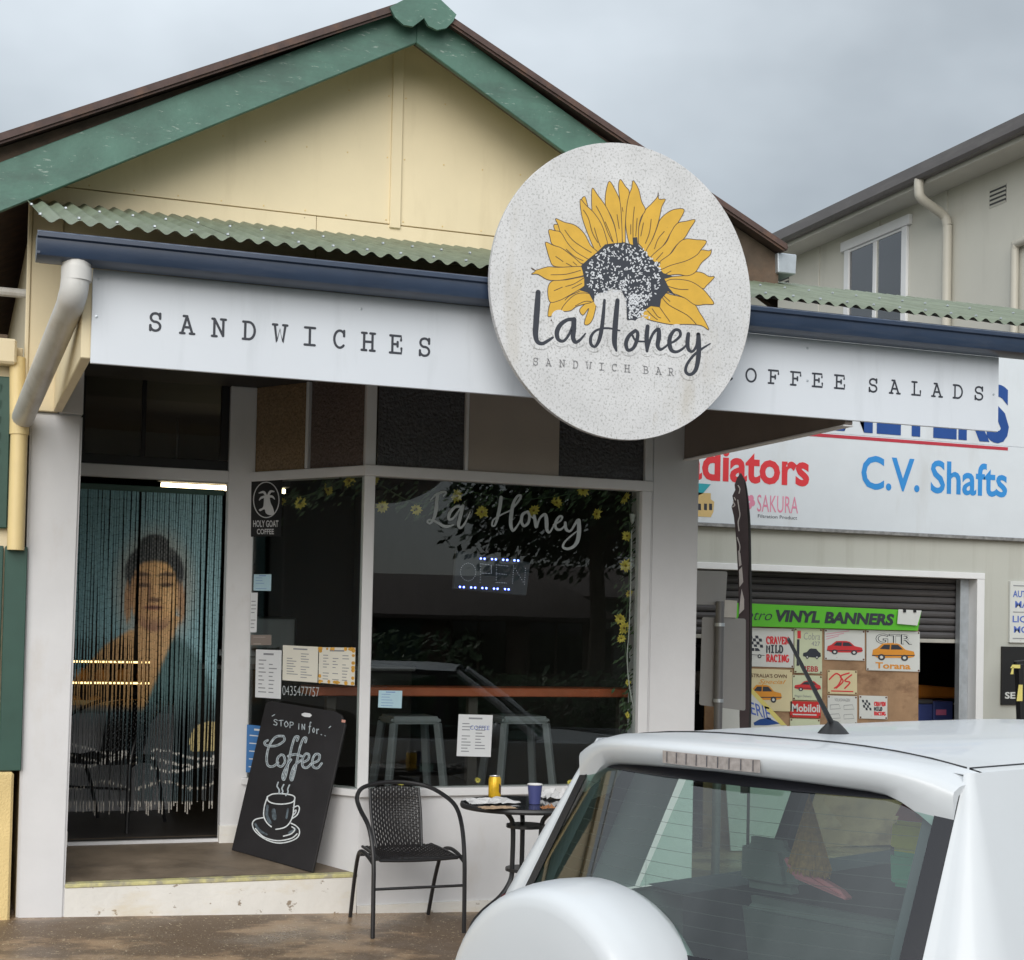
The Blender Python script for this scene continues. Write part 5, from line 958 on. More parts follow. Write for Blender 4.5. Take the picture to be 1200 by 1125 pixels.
def car_art(fn, m, par, x, y, w, h, flip=1, base=.0004):             # little three-quarter car drawing
    U = lambda a, b: (x+w/2+flip*(a-.5)*w, y+b*h)
    Ink(fn).poly([U(*p) for p in ((0, .62), (.02, .45), (.22, .36), (.36, .08), (.46, .02), (.74, .04), (.88, .32), (.98, .42), (1, .70), (.86, .84), (.14, .80), (.02, .74))], base).build('car_picture', m, par)
    Ink(fn).poly([U(*p) for p in ((.27, .36), (.39, .12), (.55, .12), (.56, .38))], base+.0004).build('car_window', 'ink_dark', par); Ink(fn).poly([U(*p) for p in ((.59, .38), (.58, .12), (.72, .13), (.82, .36))], base+.0004).build('car_window', 'ink_dark', par)
    for a in (.24, .78): Ink(fn).ell(*U(a, .80), w*.085, h*.17, base+.0006, 14).build('car_wheel', 'ink_dark', par); Ink(fn).ell(*U(a, .80), w*.04, h*.08, base+.0008, 10).build('car_hub', 'tin_white', par)
    ik = Ink(fn); ik.stroke([U(0, .66), U(1, .72)], h*.05, False, base+.0005); ik.build('car_trim', 'ink_dark', par)
def tin(label, x0, y0, x1, y1, m, sl=.03, cat='sign'):
    c = [(x0, y0), (x1, y0+(x1-x0)*sl), (x1, y1+(x1-x0)*sl), (x0, y1)]; P = [aty(a, b, YP) for a, b in c]; t = thing('tin_sign', label, cat, tuple(P[3]), group='tin signs on the plywood board')
    MB().prism(P, (0, .006, 0)).build('plate', m, t, bevel=.0015)
    for a, b in ((1.5, 1.5), (x1-x0-1.5, 1.5), (x1-x0-1.5, y1-y0-1.5), (1.5, y1-y0-1.5)): Ink(lambda u, v, h=0.: aty(u, v+(u-x0)*sl, YP-.001-h)).ell(x0+a, y0+b, 1.1, 1.1, .0001, 7).build('nail', 'rust_spot', t)
    return t, (lambda u, v, h=0.: aty(u, v+(u-x0)*sl, YP-.0015-h))
def slabs(w_, fn, x0, y0, x1, y1, m, par, wt):
    n = len(w_); cw = (x1-x0)/(n*1.12); ik = Ink(lambda a, b, h=0.: fn(a, y0-b, h)); x = x0
    for c in w_:
        for st in SLAB[c]: ik.stroke([(x+q*cw, r_*(y0-y1)) for q, r_ in st], wt, False)
        x += cw*1.12
    ik.build('printed_word', m, par, kind='stuff')
def checker(fn, par, x, y, w, h, n=4):
    ik = Ink(fn)
    for i in range(n):
        for j in range(n):
            if (i+j) % 2 == 0: ik.poly([(x+w*i/n+j*.6, y+h*j/n), (x+w*(i+1)/n+j*.6, y+h*j/n), (x+w*(i+1)/n+(j+1)*.6, y+h*(j+1)/n), (x+w*i/n+(j+1)*.6, y+h*(j+1)/n)])
    ik.build('chequered_flag', 'ink_dark', par, kind='stuff')
t, f = tin('large white tin sign reading craven mild racing with a chequered flag', 862, 735, 930, 780.5, 'tin_white')
slabs('CRAVEN', f, 898, 753, 925, 745, 'text_red', t, 1.7); slabs('MILD', f, 898, 763.5, 918, 755, 'ink_dark', t, 1.7); slabs('RACING', f, 898, 774, 925, 766, 'text_red', t, 1.7); checker(f, t, 878, 744, 14, 14); car_art(f, 'tin_white', t, 869, 757, 27, 14)
t, f = tin('tall pale green tin sign with a black sports car drawing and the word cobra', 931, 736, 963.5, 788.5, 'tin_pale')
ik = Ink(f); text_in(ik, 'Cobra', 942, 749, 961, 744 - 3, shear=.1, bold=-.01); text_in(ik, '427', 951, 756, 961, 751); ik.build('printed_text', 'print_grey', t, kind='stuff'); car_art(f, 'ink_dark', t, 941, 759, 21, 13); slabs('REBB', f, 941, 786, 959, 780.5, 'line_red', t, 1.2)
Ink(f).stroke([(936.5, 739), (936.5, 748)], 4, False).build('red_stripe', 'text_red', t); Ink(f).stroke([(935.5, 749), (935, 780)], 3, False).build('dark_stripe', 'ink_dark', t)
t, f = tin('white tin sign with a red and white wagon drawing right of the cobra sign', 966.5, 737.5, 1013.5, 773, 'tin_white'); car_art(f, 'car_red', t, 969, 750, 42, 17, -1)
ik = Ink(f); [ik.stroke([(968, 743+k*3), (995-k*6, 738.5+k*3)], .7, False) for k in range(3)]; ik.build('printed_text', 'text_pink', t, kind='stuff')
t, f = tin('large white tin sign with an orange coupe drawing and the letters GTR', 1015.5, 738.5, 1078, 785.5, 'tin_white'); car_art(f, 'car_orange', t, 1022, 752, 50, 22, -1)
text_objs('GTR', f, 1026, 754, 1069, 742, 'ink_dark', t, bold=.03); text_objs('GTR', lambda u, v, h=0.: f(u, v, h+.0006), 1026.8, 753.4, 1068.2, 742.6, 'tin_white', t, name='letter_fill', bold=-.01); text_objs('Torana', f, 1026, 783, 1067, 775.5, 'car_orange', t, bold=.03)
t, f = tin("cream tin sign with an orange sedan and the words Australia's own special", 862, 783, 928.5, 832, 'tin_cream'); ik = Ink(f); text_in(ik, "AUSTRALIA'S OWN", 872, 793, 922, 788.5, bold=.015); ik.build('printed_text', 'print_brown', t, kind='stuff'); ik = Ink(f); text_in(ik, 'Special', 889, 801.5, 921, 795, shear=.4); ik.build('printed_text', 'car_orange', t, kind='stuff'); car_art(f, 'car_orange', t, 876, 801, 40, 22, -1)
t, f = tin('small pale tin sign with a red delivery wagon below the cobra sign', 929, 791, 963.5, 820, 'tin_pale'); car_art(f, 'car_red', t, 931, 797, 31, 13); ik = Ink(f); text_in(ik, 'Wagon Delivery', 931, 817.5, 951, 814); ik.build('printed_text', 'print_grey', t, kind='stuff')
t, f = tin('small red tin sign reading Mobiloil in white', 926, 821.5, 962, 840.5, 'tin_red'); ptext('Mobiloil', f, 928, 834, 961, 824.5, 0, 'tin_white', t, bold=.03); ik = Ink(f); ik.stroke([(929, 837), (957, 837)], 1.4, False); ik.build('printed_line', 'tin_white', t, kind='stuff')
t, f = tin('small cream tin sign with a red racing emblem', 970, 785, 1004.5, 813, 'tin_cream'); ik = Ink(f)
for pts in (((972, 796), (980, 789), (986, 794), (982, 803), (978, 806)), ((980, 806), (988, 798), (985, 792), (995, 788)), ((990, 806), (996, 799), (990, 797), (998, 790))): ik.stroke(spline(pts, 5), 1.7)
ik.build('emblem', 'text_red', t, kind='stuff'); ik = Ink(f); ik.stroke([(974, 809.5), (1000, 809.5)], 1.4, False); ik.build('printed_line', 'text_red', t, kind='stuff')
t, f = tin('small white tin sign with four outlined van drawings', 970, 815, 1004.5, 848, 'tin_white'); ik = Ink(f); text_in(ik, 'VOLKSWAGEN', 978, 821.5, 996, 818)
for i in range(2):
    for j in range(2): x, y = 973+i*16, 825+j*11; ik.stroke([(x, y+1), (x+10, y), (x+12, y+5), (x, y+6), (x, y+1)], .6, False)
ik.build('printed_vans', 'print_grey', t, kind='stuff')
t, f = tin('small white tin sign reading craven mild racing low on the board', 1007, 815, 1040, 842, 'tin_white'); checker(f, t, 1010, 820, 9, 12); slabs('CRAVEN', f, 1024.5, 826.5, 1038, 822, 'text_red', t, 1.1); slabs('MILD', f, 1024.5, 832, 1034, 828, 'ink_dark', t, 1.1); slabs('RACING', f, 1024.5, 837.5, 1038, 833.5, 'text_red', t, 1.1)
t, f = tin('pale tin sign at the foot of the board under the Mobiloil sign', 926, 842, 961, 868, 'tin_pale')
# leaning white sign with yellow edge
YS = 2.35
LB = thing('leaning_sign', 'white sign with yellow edge and blue lettering leaning before the tin signs', 'sign', tuple(Vector((aty(890, 850, YS).x, YS, gpz))))
pts = [aty(840, 762, YS), aty(922, 850, YS), aty(945, 905, YS), aty(858, 905, YS)]
for p in pts[2:]: p.z = gz(p.x, 0)+.01
MB().prism(pts, (0, .01, 0)).build('plate', 'tin_white', LB); ff = px_plane((0, YS, 0), FN, .001)
Ink(ff).poly([(840, 762), (922, 850), (915, 850), (836, 764.5)]).build('yellow_edge', 'tin_yellow', LB)
text_objs('ERIE', lambda a, b, h=0.: ff(878+a*1.0, 838-b+a*.30-6, h), 0, -4, 26, 10, 'print_blue', LB, bold=.01, shear=-.3); Ink(ff).poly([(883, 847), (890, 843), (900, 841), (908, 845), (914, 848), (900, 850), (884, 850)]).build('car_picture', 'text_navy', LB)
# right-hand signs
YR = YG-.02
SG = thing('services_sign', 'white sign with blue lettering listing automotive services beside the roller door', 'sign', tuple(aty(1183, 753, YR)))
x0, x1 = aty(1183.5, 700, YR).x, aty(1183.5, 700, YR).x+.52; z0, z1 = aty(1184, 753, YR).z, aty(1184, 681, YR).z
box('plate', 'tin_white', SG, x0, x1, YR-.006, YG-.001, z0, z1, .002); hh = z1-z0; sf = lambda x, z, h=0.: Vector((x, YR-.0075-h, z))
for s_, a, b, c in (('AUTOMOTIVE', .05, .74, .85), ('MARINE', .10, .57, .68), ('LICENSED', .05, .33, .44), ('MOTOR', .08, .16, .27)): text_objs(s_, sf, x0+a*.52, z0+b*hh, x0+(.95 if a < .06 else .8)*.52, z0+c*hh, 'print_blue', SG, bold=.02)
for v in (.93, .5, .07): MB().box(x0+.03, x1-.03, YR-.0085, YR-.007, z0+v*hh-.004, z0+v*hh+.004).build('rule_line', 'print_grey', SG)
BKS = thing('black_sign', 'black sign with white letters below the blue lettered services sign', 'sign', tuple(aty(1174, 825, YR)))
x0 = aty(1174, 790, YR).x; z0, z1 = aty(1174, 826, YR).z, aty(1174, 757.5, YR).z; box('plate', 'black_vinyl', BKS, x0, x0+.6, YR-.006, YG-.001, z0, z1, .002)
text_objs('SERVICE', lambda x, z, h=0.: Vector((x, YR-.0075-h, z)), x0+.03, z0+.055, x0+.46, z0+.115, 'tin_white', BKS, bold=.03)
ST = thing('taped_stand', 'black slanting stand with torn yellow tape before the black sign', 'stand', tuple(Vector((aty(1200, 850, 2.6).x, 2.6, gz(9, 0)))))
a, b = aty(1194, 778, 2.6), aty(1200, 850, 2.6); MB().bar(a, (b.x+.03, 2.6, gz(9, 0)+.01), .07, .05).build('post', 'frame_black', ST, bevel=.006); MB().bar(a+Vector((-.04, 0, -.0)), a+Vector((.25, 0, .03)), .05, .05).build('arm', 'frame_black', ST, bevel=.006)
for px, py, w, h in ((1190, 781, .10, .03), (1186, 786, .03, .06), (1195, 812, .06, .14)): p = aty(px, py, 2.56); MB().hexa([(p.x-w/2, p.y, p.z-h/2), (p.x+w/2, p.y, p.z-h/2), (p.x+w/2, p.y+.004, p.z-h/2), (p.x-w/2, p.y+.004, p.z-h/2)], [(p.x-w/2+.02, p.y, p.z+h/2), (p.x+w/2, p.y, p.z+h/2), (p.x+w/2, p.y+.004, p.z+h/2), (p.x-w/2+.02, p.y+.004, p.z+h/2)]).build('tape', 'tin_yellow', ST)
# ------------------------------------------------------------------ inside the workshop
mat('tool_orange', (.72, .25, .04), .4, var=.1); mat('box_blue', (.05, .07, .22), .4, var=.15); mat('pink_label', (.60, .16, .30), .5); mat('steel_dark', (.16, .16, .17), .4, metal=.6)
YI = 3.75; fl0 = -.089
def ibox(name, m, par, px0, py0, px1, py1, y, d, bevel=.008): a, b = aty(px0, py1, y), aty(px1, py0, y); return MB().box(a.x, b.x, y, y+d, a.z, b.z).build(name, m, par, bevel=bevel)
BNH = thing('work_bench', 'dark workbench inside the workshop doorway', 'bench', (8.0, YI, fl0)); zt4 = aty(1100, 846, YI).z
box('bench_top', 'shelf_dark', BNH, 7.2, 9.2, YI-.05, YI+.7, zt4-.05, zt4); [box('bench_leg', 'shelf_dark', BNH, x, x+.07, YI, YI+.07, fl0, zt4-.051) for x in (7.25, 9.1)]
OC = thing('orange_cabinet', 'black tool cabinet with an orange lid in the workshop', 'cabinet', (8.4, YI+.3, zt4)); a, b = aty(1070, 818, YI+.3), aty(1128, 812, YI+.3)
MB().box(a.x, b.x, YI+.3, YI+.65, zt4+.001, a.z-.0).build('cabinet_body', 'frame_black', OC, bevel=.01)
zq = a.z; MB().hexa([(a.x, YI+.28, zq), (b.x+.03, YI+.28, zq), (b.x+.03, YI+.66, zq), (a.x, YI+.66, zq)], [(a.x, YI+.28, zq+.13), (b.x-.05, YI+.28, zq+.10), (b.x-.05, YI+.66, zq+.10), (a.x, YI+.66, zq+.13)]).build('lid', 'tool_orange', OC, bevel=.015)
BXB = thing('blue_box', 'dark blue parts box with a pink label on the workbench', 'box', (8.2, YI, zt4)); o = ibox('box_body', 'box_blue', BXB, 1094, 822, 1117, 846, YI, .22); ibox('label_strip', 'pink_label', BXB, 1097, 831.5, 1109, 838, YI-.004, .003, 0)
BX2 = thing('blue_box', 'plain dark blue box at the left end of the workbench beside the pink labelled one', 'box', (8.1, YI, zt4)); ibox('box_body', 'box_blue', BX2, 1076, 825, 1093, 846, YI+.01, .22); ibox('box_lid', 'steel_dark', BX2, 1075, 820, 1094, 824.8, YI, .24)
TN = thing('paint_tin', 'round dark tin with a pale lid on the workbench', 'tin', tuple(aty(1128, 846, YI+.1))); p = aty(1128, 846, YI+.1); MB().lathe([(0, 0), (.085, 0), (.085, .16), (0, .16)], p, 20).build('tin_body', 'steel_dark', TN, smooth=True); MB().lathe([(.088, .16), (.09, .175), (.08, .18), (0, .175)], p, 20).build('tin_lid', 'house_trim', TN, smooth=True)
SHF = thing('tool_rack', 'shadowy metal rack of tools deep inside the workshop', 'rack', (8.3, YG+3.4, fl0))
for x in (7.3, 8.3, 9.1): box('upright', 'steel_dark', SHF, x, x+.04, YG+3.4, YG+3.44, fl0, 2.0)
for z in (.5, 1.0, 1.5): box('shelf', 'steel_dark', SHF, 7.3, 9.14, YG+3.35, YG+3.75, z, z+.03)
rr = random.Random(4)
for k in range(14): x = 7.4+rr.random()*1.6; z = rr.choice((.53, 1.03, 1.53)); w = rr.uniform(.05, .12); box('rack_item', rr.choice(('steel_dark', 'box_blue', 'counter_white', 'frame_black', 'tin_red')), SHF, x, x+w, YG+3.4, YG+3.55, z+.001, z+rr.uniform(.08, .25))
# ------------------------------------------------------------------ street sign post and feather flag
mat('plate_grey', (.30, .295, .29), .5, metal=.2, var=.06); mat('post_grey', (.16, .16, .165), .5, metal=.4, var=.1); mat('flag_brown', (.060, .042, .045), .8, var=.2, vs=4); mat('flag_white', (.50, .46, .44), .8, var=.2); mat('post_paper', (.52, .50, .46), .8)
YT = 1.25; pc = aty(842.5, 780, YT)
SP = thing('street_sign', 'grey street sign post seen from behind with two blank plates', 'sign', (pc.x, YT, gz(pc.x, 0)))
MB().tube([(pc.x, YT, gz(pc.x, 0)-.05), (pc.x, YT, aty(842, 708, YT).z+.02)], .030, 16).build('post', 'post_grey', SP, smooth=True)
def plate(name, c4, o): MB().prism(spline_corner([aty(a, b, YT+o) for a, b in c4]), (0, .004, 0)).build(name, 'plate_grey', SP)
def spline_corner(P, r=.018):
    out = []
    for i, p in enumerate(P):
        a, b = P[i-1]-p, P[(i+1) % len(P)]-p; a.normalize(); b.normalize()
        for t in (0, .25, .5, .75, 1): out.append(p+a*r*(1-t)**2+b*r*t**2)
    return out
plate('sign_plate', [(823, 723), (874, 725), (873.5, 833), (819.5, 826)], .036); plate('sign_plate', [(800, 668), (852.5, 669.5), (850, 709), (798, 708)], .034)
for y in (732, 821): z = aty(843, y, YT).z; MB().lathe([(.033, -.012), (.036, -.012), (.036, .012), (.033, .012)], (pc.x, YT, z), 16).build('clamp', 'galvanised', SP, smooth=True)
MB().prism([aty(849.5, 703, YT+.03), aty(864, 704, YT+.03), aty(863, 724, YT+.03), aty(848.5, 723.5, YT+.03)], (0, .003, 0)).build('paper_notice', 'post_paper', SP)
YF = 1.7
FLG = thing('feather_flag', 'torn dark brown feather flag on a black pole before the workshop', 'flag', tuple(Vector((aty(876, 840, YF).x, YF, gz(5, 0)))))
fx = lambda px, py, o=0.: aty(px, py, YF+o)
outl = [(868, 554.5), (864, 560), (861, 568), (862, 574), (858.5, 581), (860, 588), (857.5, 594), (860, 604), (861.5, 615), (863.5, 640), (865.5, 680), (866, 720), (866.5, 760), (866.5, 800), (867, 850), (868, 930), (878.5, 930), (878.5, 850), (878, 760), (877.8, 680), (877, 620), (875, 585), (872, 562)]
MB().prism([fx(a, b, .012*math.sin(b*.03)) for a, b in outl], (0, .004, 0)).build('cloth', 'flag_brown', FLG)
MB().tube([tuple(q) for q in spline([tuple(fx(a, b, .01)) for a, b in ((867.5, 555), (872.5, 566), (876, 590), (878, 620), (879, 680), (879.5, 760))]+[(fx(879.5, 850).x, YF+.01, gz(5, 0)-.02)], 6)], [.008]*5+[.012]*32, 8).build('pole', 'frame_black', FLG, smooth=True)
fp = lambda x, y, h=0.: on(x, y, (0, YF-.014-h, 0), FN)
for pts in (((865, 569), (867, 573), (866, 578)), ((860.5, 583), (862, 586)), ((859, 588), (861, 592), (858.5, 594)), ((864.5, 586), (866, 596), (867, 604), (865, 612), (866, 622)), ((864, 630), (867, 640), (866, 648))): Ink(fp).stroke(spline([(*p, 1.3) for p in pts], 5), 1.3).build('torn_print', 'flag_white', FLG)
for pts in (((865, 645), (867.5, 648), (869, 662), (866, 664)), ((866, 668), (869.5, 664), (871, 682), (866.5, 688)), ((869, 690), (872, 702), (872, 714), (866, 720), (867, 706))): Ink(fp).poly(pts).build('torn_print', 'flag_white', FLG)
# ------------------------------------------------------------------ white four-wheel drive
HD = math.radians(68); fw = Vector((math.sin(HD), math.cos(HD), 0)); co_ = Vector((2.105, -4.56, 0))-fw*.22
co_.z = -.264
CARM = Matrix.Translation(co_) @ Matrix.Rotation(math.pi/2-HD, 4, 'Z')
mat('car_white', (.61, .635, .66), .32, var=.02, vs=2, coat=.25, dirt=(.50, .50, .50), dirt_amt=.15, dirt_scale=(4, 4, 4)); mat('car_black', (.012, .012, .013), .45, var=.1); mat('tyre', (.018, .018, .018), .85, bump=.2); mat('alloy', (.42, .43, .45), .35, metal=.8); mat('lamp_red', (.42, .012, .02), .15, coat=.5); mat('lamp_clear', (.36, .325, .31), .2, var=.2, vs=60); mat('seat_grey', (.28, .30, .30), .85, var=.1); mat('trim_grey', (.06, .062, .075), .7)
glass('car_glass', (.62, .78, .72), 2.0, .03); mat('frit', (.010, .010, .014), .25)
CR = thing('parked_car', 'white four wheel drive with a spare wheel cover, parked nose away from the camera', 'car', mtx=CARM)
def cb(mb, name, m, par=None, **k): return mb.build(name, m, par or CR, world=False, **k)
def ys(z): return .885-.03*max(0, .75-z)-(.40*(z-1.0) if z > 1.0 else .0)
def yg(z): return .685-.10*(z-1.08)                                    # half width of the rear glass
def xg(y, z): return -.205+.62*max(0, z-1.08)+.16*(y/.7)**2-(.02 if z < 1.0 else 0)
def plan(z, y_in, x_end, n=14):                                        # half plan: from y_in on the rear face round the corner to x_end on the side
    P = []; ye = ys(z); rc = min(.13, max(.02, (ye-yg(z))*.8)); yc = ye-rc; xc = xg(yc, z)
    for k in range(5): y = y_in+(yc-y_in)*k/4; P.append((xg(y, z), y, z))
    for k in range(1, 9):
        a = math.pi/2*k/8; P.append((xc+rc*1.15*(1-math.cos(a)), yc+rc*math.sin(a), z))
    xs0 = P[-1][0]
    for k in range(1, n+1): P.append((xs0+(x_end-xs0)*k/n, ye+.006*math.sin(math.pi*k/n), z))
    return P
for s in (1, -1):
    rows = [[(x, s*y, z_) for x, y, z_ in plan(z, yg(z), .66+.12*(z-1.06))] for z in (1.06, 1.12, 1.2, 1.28, 1.36, 1.44, 1.52, 1.585)]
    cb(MB().grid(rows), 'rear_pillar', 'car_white', smooth=True)
    rows = [[(x+.03, s*(y-.03), z_) for x, y, z_ in plan(z, yg(z)-.06, .62)][:20] for z in (1.06, 1.2, 1.36, 1.5, 1.575)]
    cb(MB().grid(rows), 'pillar_trim', 'trim_grey', smooth=True)
# lower body: rear, sides and front
def lower(z):
    P = [p for p in plan(z, 0.0, 3.55, 20)]; xf = P[-1][0]; ye = P[-1][1]; nose = 4.18-.12*max(0, (z-.75))*2
    for k in range(1, 9): a = math.pi/2*k/8; P.append((xf+(nose-xf-.12)*math.sin(a), ye*(1-.38*(1-math.cos(a))), z))
    for k in range(1, 5): t = k/4; P.append((nose-.12+.12*math.sin(t*math.pi/2), ye*.62*(1-t), z))
    return P
zz = (.30, .36, .48, .62, .76, .88, .98, 1.04, 1.06)
for s in (1, -1):
    rows = []
    for z in zz: rows.append([(x, s*(y-(.03 if z > 1.05 else 0)), z_) for x, y, z_ in lower(z)])
    rows.insert(0, [(x, y*.96, .24) for x, y, _ in rows[0]])
    mb = MB(); mb.grid(rows); cb(mb, 'body_side', 'car_white', smooth=True)
cb(MB().grid([[(x, y, 1.055+.03*(1-(y/.8)**2)-.10*max(0, x-3.0)**1.2) for y in (-.84+.05*max(0, x-3), -.4, 0, .4, .84-.05*max(0, x-3))] for x in (2.9, 3.2, 3.5, 3.8, 4.02)]), 'bonnet', 'car_white', smooth=True)
cb(MB().box(.0, 3.95, -.82, .82, .22, .30), 'floor_pan', 'car_black')
for s in (1, -1): cb(MB().grid([[(.72, s*.86, 1.062), (2.95, s*.86, 1.062)], [(.72, s*.70, 1.05), (2.95, s*.70, 1.05)], [(.72, s*.68, .55), (2.95, s*.68, .55)]]), 'door_trim', 'trim_grey')
cb(MB().box(-.0, .75, -.72, .72, .50, .52), 'boot_floor', 'trim_grey'); cb(MB().grid([[(xg(y, 1.07)+.03, y, 1.07) for y in (-.74, -.4, 0, .4, .74)], [(.05, y, .6) for y in (-.74, -.4, 0, .4, .74)]]), 'tailgate_trim', 'trim_grey', smooth=True)
# roof
rows = []
for x in (.14, .22, .35, .6, 1.0, 1.5, 2.0, 2.28):
    r = []
    for k in range(13):
        t = -1+k/6; y = t*.625; dip = .10*max(0, x-1.8)**2; r.append((x+(.11*t*t if x < .3 else 0), y, 1.632-.012*max(0, .5-x)*2-dip-.045*abs(t)**3-.004*(1 if abs(abs(t)-.833) < .01 else 0)))
    rows.append(r)
cb(MB().grid(rows), 'roof', 'car_white', smooth=True)
cb(MB().grid([[(x, y, z-.045) for x, y, z in r] for r in rows[2:]]), 'roof_lining', 'seat_grey', smooth=True)
for s in (1, -1):
    rows = [[(x_, s*.612, 1.590-d_), (x_, s*.638, 1.584-d_), (x_, s*(.656-d_*.5), 1.570-d_)] for x_, d_ in ((.31, 0), (1.2, .002), (1.8, .006), (2.28, .03))]; cb(MB().grid(rows), 'drip_rail', 'car_white', smooth=True)
# spoiler
rows = []
for k in range(33):
    t = -1+k/16; a = abs(t); y = t*.645; e = max(0, (a-.72)/.28); tx = .015+.155*t*t; tz = 1.602-.030*a**3-.030*e**2; dn = .050+.012*a+.075*e**1.5; fx_ = .30
    rows.append([(fx_, y, 1.628-.047*a**3), (tx+.10, y, tz+.022), (tx+.03, y, tz+.012), (tx+.004, y, tz), (tx, y, tz-.010), (tx+.004, y, tz-dn*.5), (tx+.018, y*.995, tz-dn), (tx+.04, y*.985, tz-dn-.008), (tx+.12, y*.97, tz-dn+.012), (fx_, y*.96, 1.535-.045*a)])
sp_m = MB().grid(rows)
for r in (rows[0], rows[-1]): sp_m.add(r, [tuple(range(len(r)))])
cb(sp_m, 'spoiler', 'car_white', smooth=True, ang=50)
lr = [[(.015+.155*(y/.645)**2-.004, y, 1.602-.012), (.015+.155*(y/.645)**2-.003, y, 1.602-.046)] for y in [-.17+.34*k/8 for k in range(9)]]
bl = cb(MB().grid(lr), 'brake_light', 'lamp_clear', smooth=True)
for k in range(9): y = -.15+.3*k/8; x = .015+.155*(y/.645)**2-.0055; cb(MB().box(x-.001, x, y-.0012, y+.0012, 1.559, 1.588), 'brake_light_rib', 'trim_grey', bl)
cb(MB().tube([(.302, y, 1.629-.047*abs(y/.645)**3) for y in [-.60+.1*k for k in range(13)]], .0035, 5), 'roof_seam', 'car_black')
for s in (1, -1): cb(MB().tube([(.31, s*.607, 1.5895), (1.2, s*.607, 1.5885), (1.9, s*.607, 1.582), (2.25, s*.60, 1.568)], .0045, 5), 'roof_channel', 'car_black')
# rear glass with black border and heater lines
NR, NV = 25, 13
def gpt(u, v, o=0.): z = 1.075+.485*v; y = u*yg(z); return (xg(y, z)-o, y, z)
rg_ = cb(MB().grid([[gpt(-1+2*i/(NR-1), j/(NV-1)) for i in range(NR)] for j in range(NV)]), 'rear_window', 'car_glass', smooth=True)
fr = MB()
for s in (1, -1): fr.grid([[gpt(s*a, v/12, .002) for a in (1.0, .965, .93)] for v in range(13)])
fr.grid([[gpt(-1+2*i/24, v, .0025) for i in range(25)] for v in (.90, .95, 1.0)]); fr.grid([[gpt(-1+2*i/24, v, .0028) for i in range(25)] for v in (0, .03, .06)])
cb(fr, 'window_border', 'frit', rg_, smooth=True, fix=False)
mat('heater_line', (.045, .04, .036), .6)
hl = MB()
for k in range(11): v = .12+.068*k; hl.grid([[gpt(-.9+1.8*i/24, v+d, -.002) for i in range(25)] for d in (0, .0022)])
cb(hl, 'heater_lines', 'heater_line', rg_, fix=False, kind='stuff')
# spare wheel cover on the tailgate
sxf, sy, sz, sr = -.44, .19, .872, .388
prof = [(0, 0), (sr*.60, .004), (sr*.84, .012), (sr*.90, .018), (sr*.945, .034), (sr*.975, .065), (sr*.995, .12), (sr, .18), (sr*.99, .25), (sr*.95, .29), (sr*.80, .30)]
cb(MB().lathe(prof, (sxf, sy, sz), 56, 'x'), 'spare_wheel_cover', 'car_white', smooth=True, ang=60)
cb(MB().lathe([(.10, 0), (.10, .2)], (sxf+.28, sy, sz), 16, 'x'), 'spare_mount', 'car_black')
# tail lamps, bumper, handle, plate
for s in (1, -1):
    rows = [[(p[0]-.006, s*(p[1]+.006), z) for p in plan(z, yg(1.08), .5)[3:15]] for z in (.80, .88, .96, 1.05, 1.10)]
    cb(MB().grid(rows), 'tail_lamp', 'lamp_red', smooth=True)
rows = [[(x-.06, s_*y, z) for s_, x, y in [(1, *p[:2]) for p in plan(z, 0, .5)][::-1]+[(-1, *p[:2]) for p in plan(z, 0, .5)[1:]]] for z in (.34, .44, .56, .60)]
cb(MB().grid(rows), 'rear_bumper', 'car_white', smooth=True); cb(MB().box(-.20, -.18, -.62, -.28, .70, .80), 'number_plate', 'tin_yellow', bevel=.003)
# windows, pillars, windscreen
def sidept(x, z, s, o=0): return (x, s*(ys(z)+o-.012), z)
for s in (1, -1):
    for x0, x1, d0, d1 in ((.67, 1.34, .08, 0), (1.42, 2.14, 0, 0), (2.22, 2.92, 0, -.62)):
        rows = [[sidept(x0+d0*(z-1.06)/.5+(x1+d1*(z-1.06)/.5-x0-d0*(z-1.06)/.5)*k/4, z, s) for k in range(5)] for z in (1.06, 1.22, 1.38, 1.555)]
        cb(MB().grid(rows), 'side_window', 'car_glass', smooth=True)
    for x0, x1 in ((1.34, 1.42), (2.14, 2.22)):
        cb(MB().grid([[sidept(x0, z, s, .004), sidept(x1, z, s, .004)] for z in (1.06, 1.3, 1.56)]), 'door_pillar', 'car_black'); cb(MB().grid([[(x0, s*(ys(z)-.06), z), (x1, s*(ys(z)-.06), z)] for z in (1.06, 1.3, 1.56)]), 'pillar_trim', 'trim_grey')
    cb(MB().tube([(2.96, s*.80, 1.05), (2.64, s*.70, 1.32), (2.30, s*.615, 1.56)], .030, 8), 'front_pillar', 'car_white', smooth=True)
    cb(MB().grid([[sidept(.72, 1.545, s, .006), sidept(2.3, 1.545, s, .006)], [sidept(.72, 1.59, s, .008), sidept(2.3, 1.575, s, .008)]]), 'window_rail', 'car_black')
    cb(MB().lathe([(.005, -.02), (.09, -.015), (.1, .02), (.06, .07), (.004, .08)], (2.62, s*1.0, 1.10), 14, 'x'), 'door_mirror', 'car_white', smooth=True)
    cb(MB().bar((2.68, s*.86, 1.06), (2.68, s*.95, 1.09), .04, .03), 'mirror_arm', 'car_black')
    for x in (1.55, 2.35): cb(MB().tube([(x, s*.90, .93), (x+.18, s*.90, .93)], .012, 8), 'door_handle', 'car_white', smooth=True)
cb(MB().grid([[(2.96-.66*v+.06*(1-u*u), u*(.79-.18*v), 1.06+.50*v) for u in [-1+k/4 for k in range(9)]] for v in (0, .33, .66, 1)]), 'windscreen', 'car_glass', smooth=True)
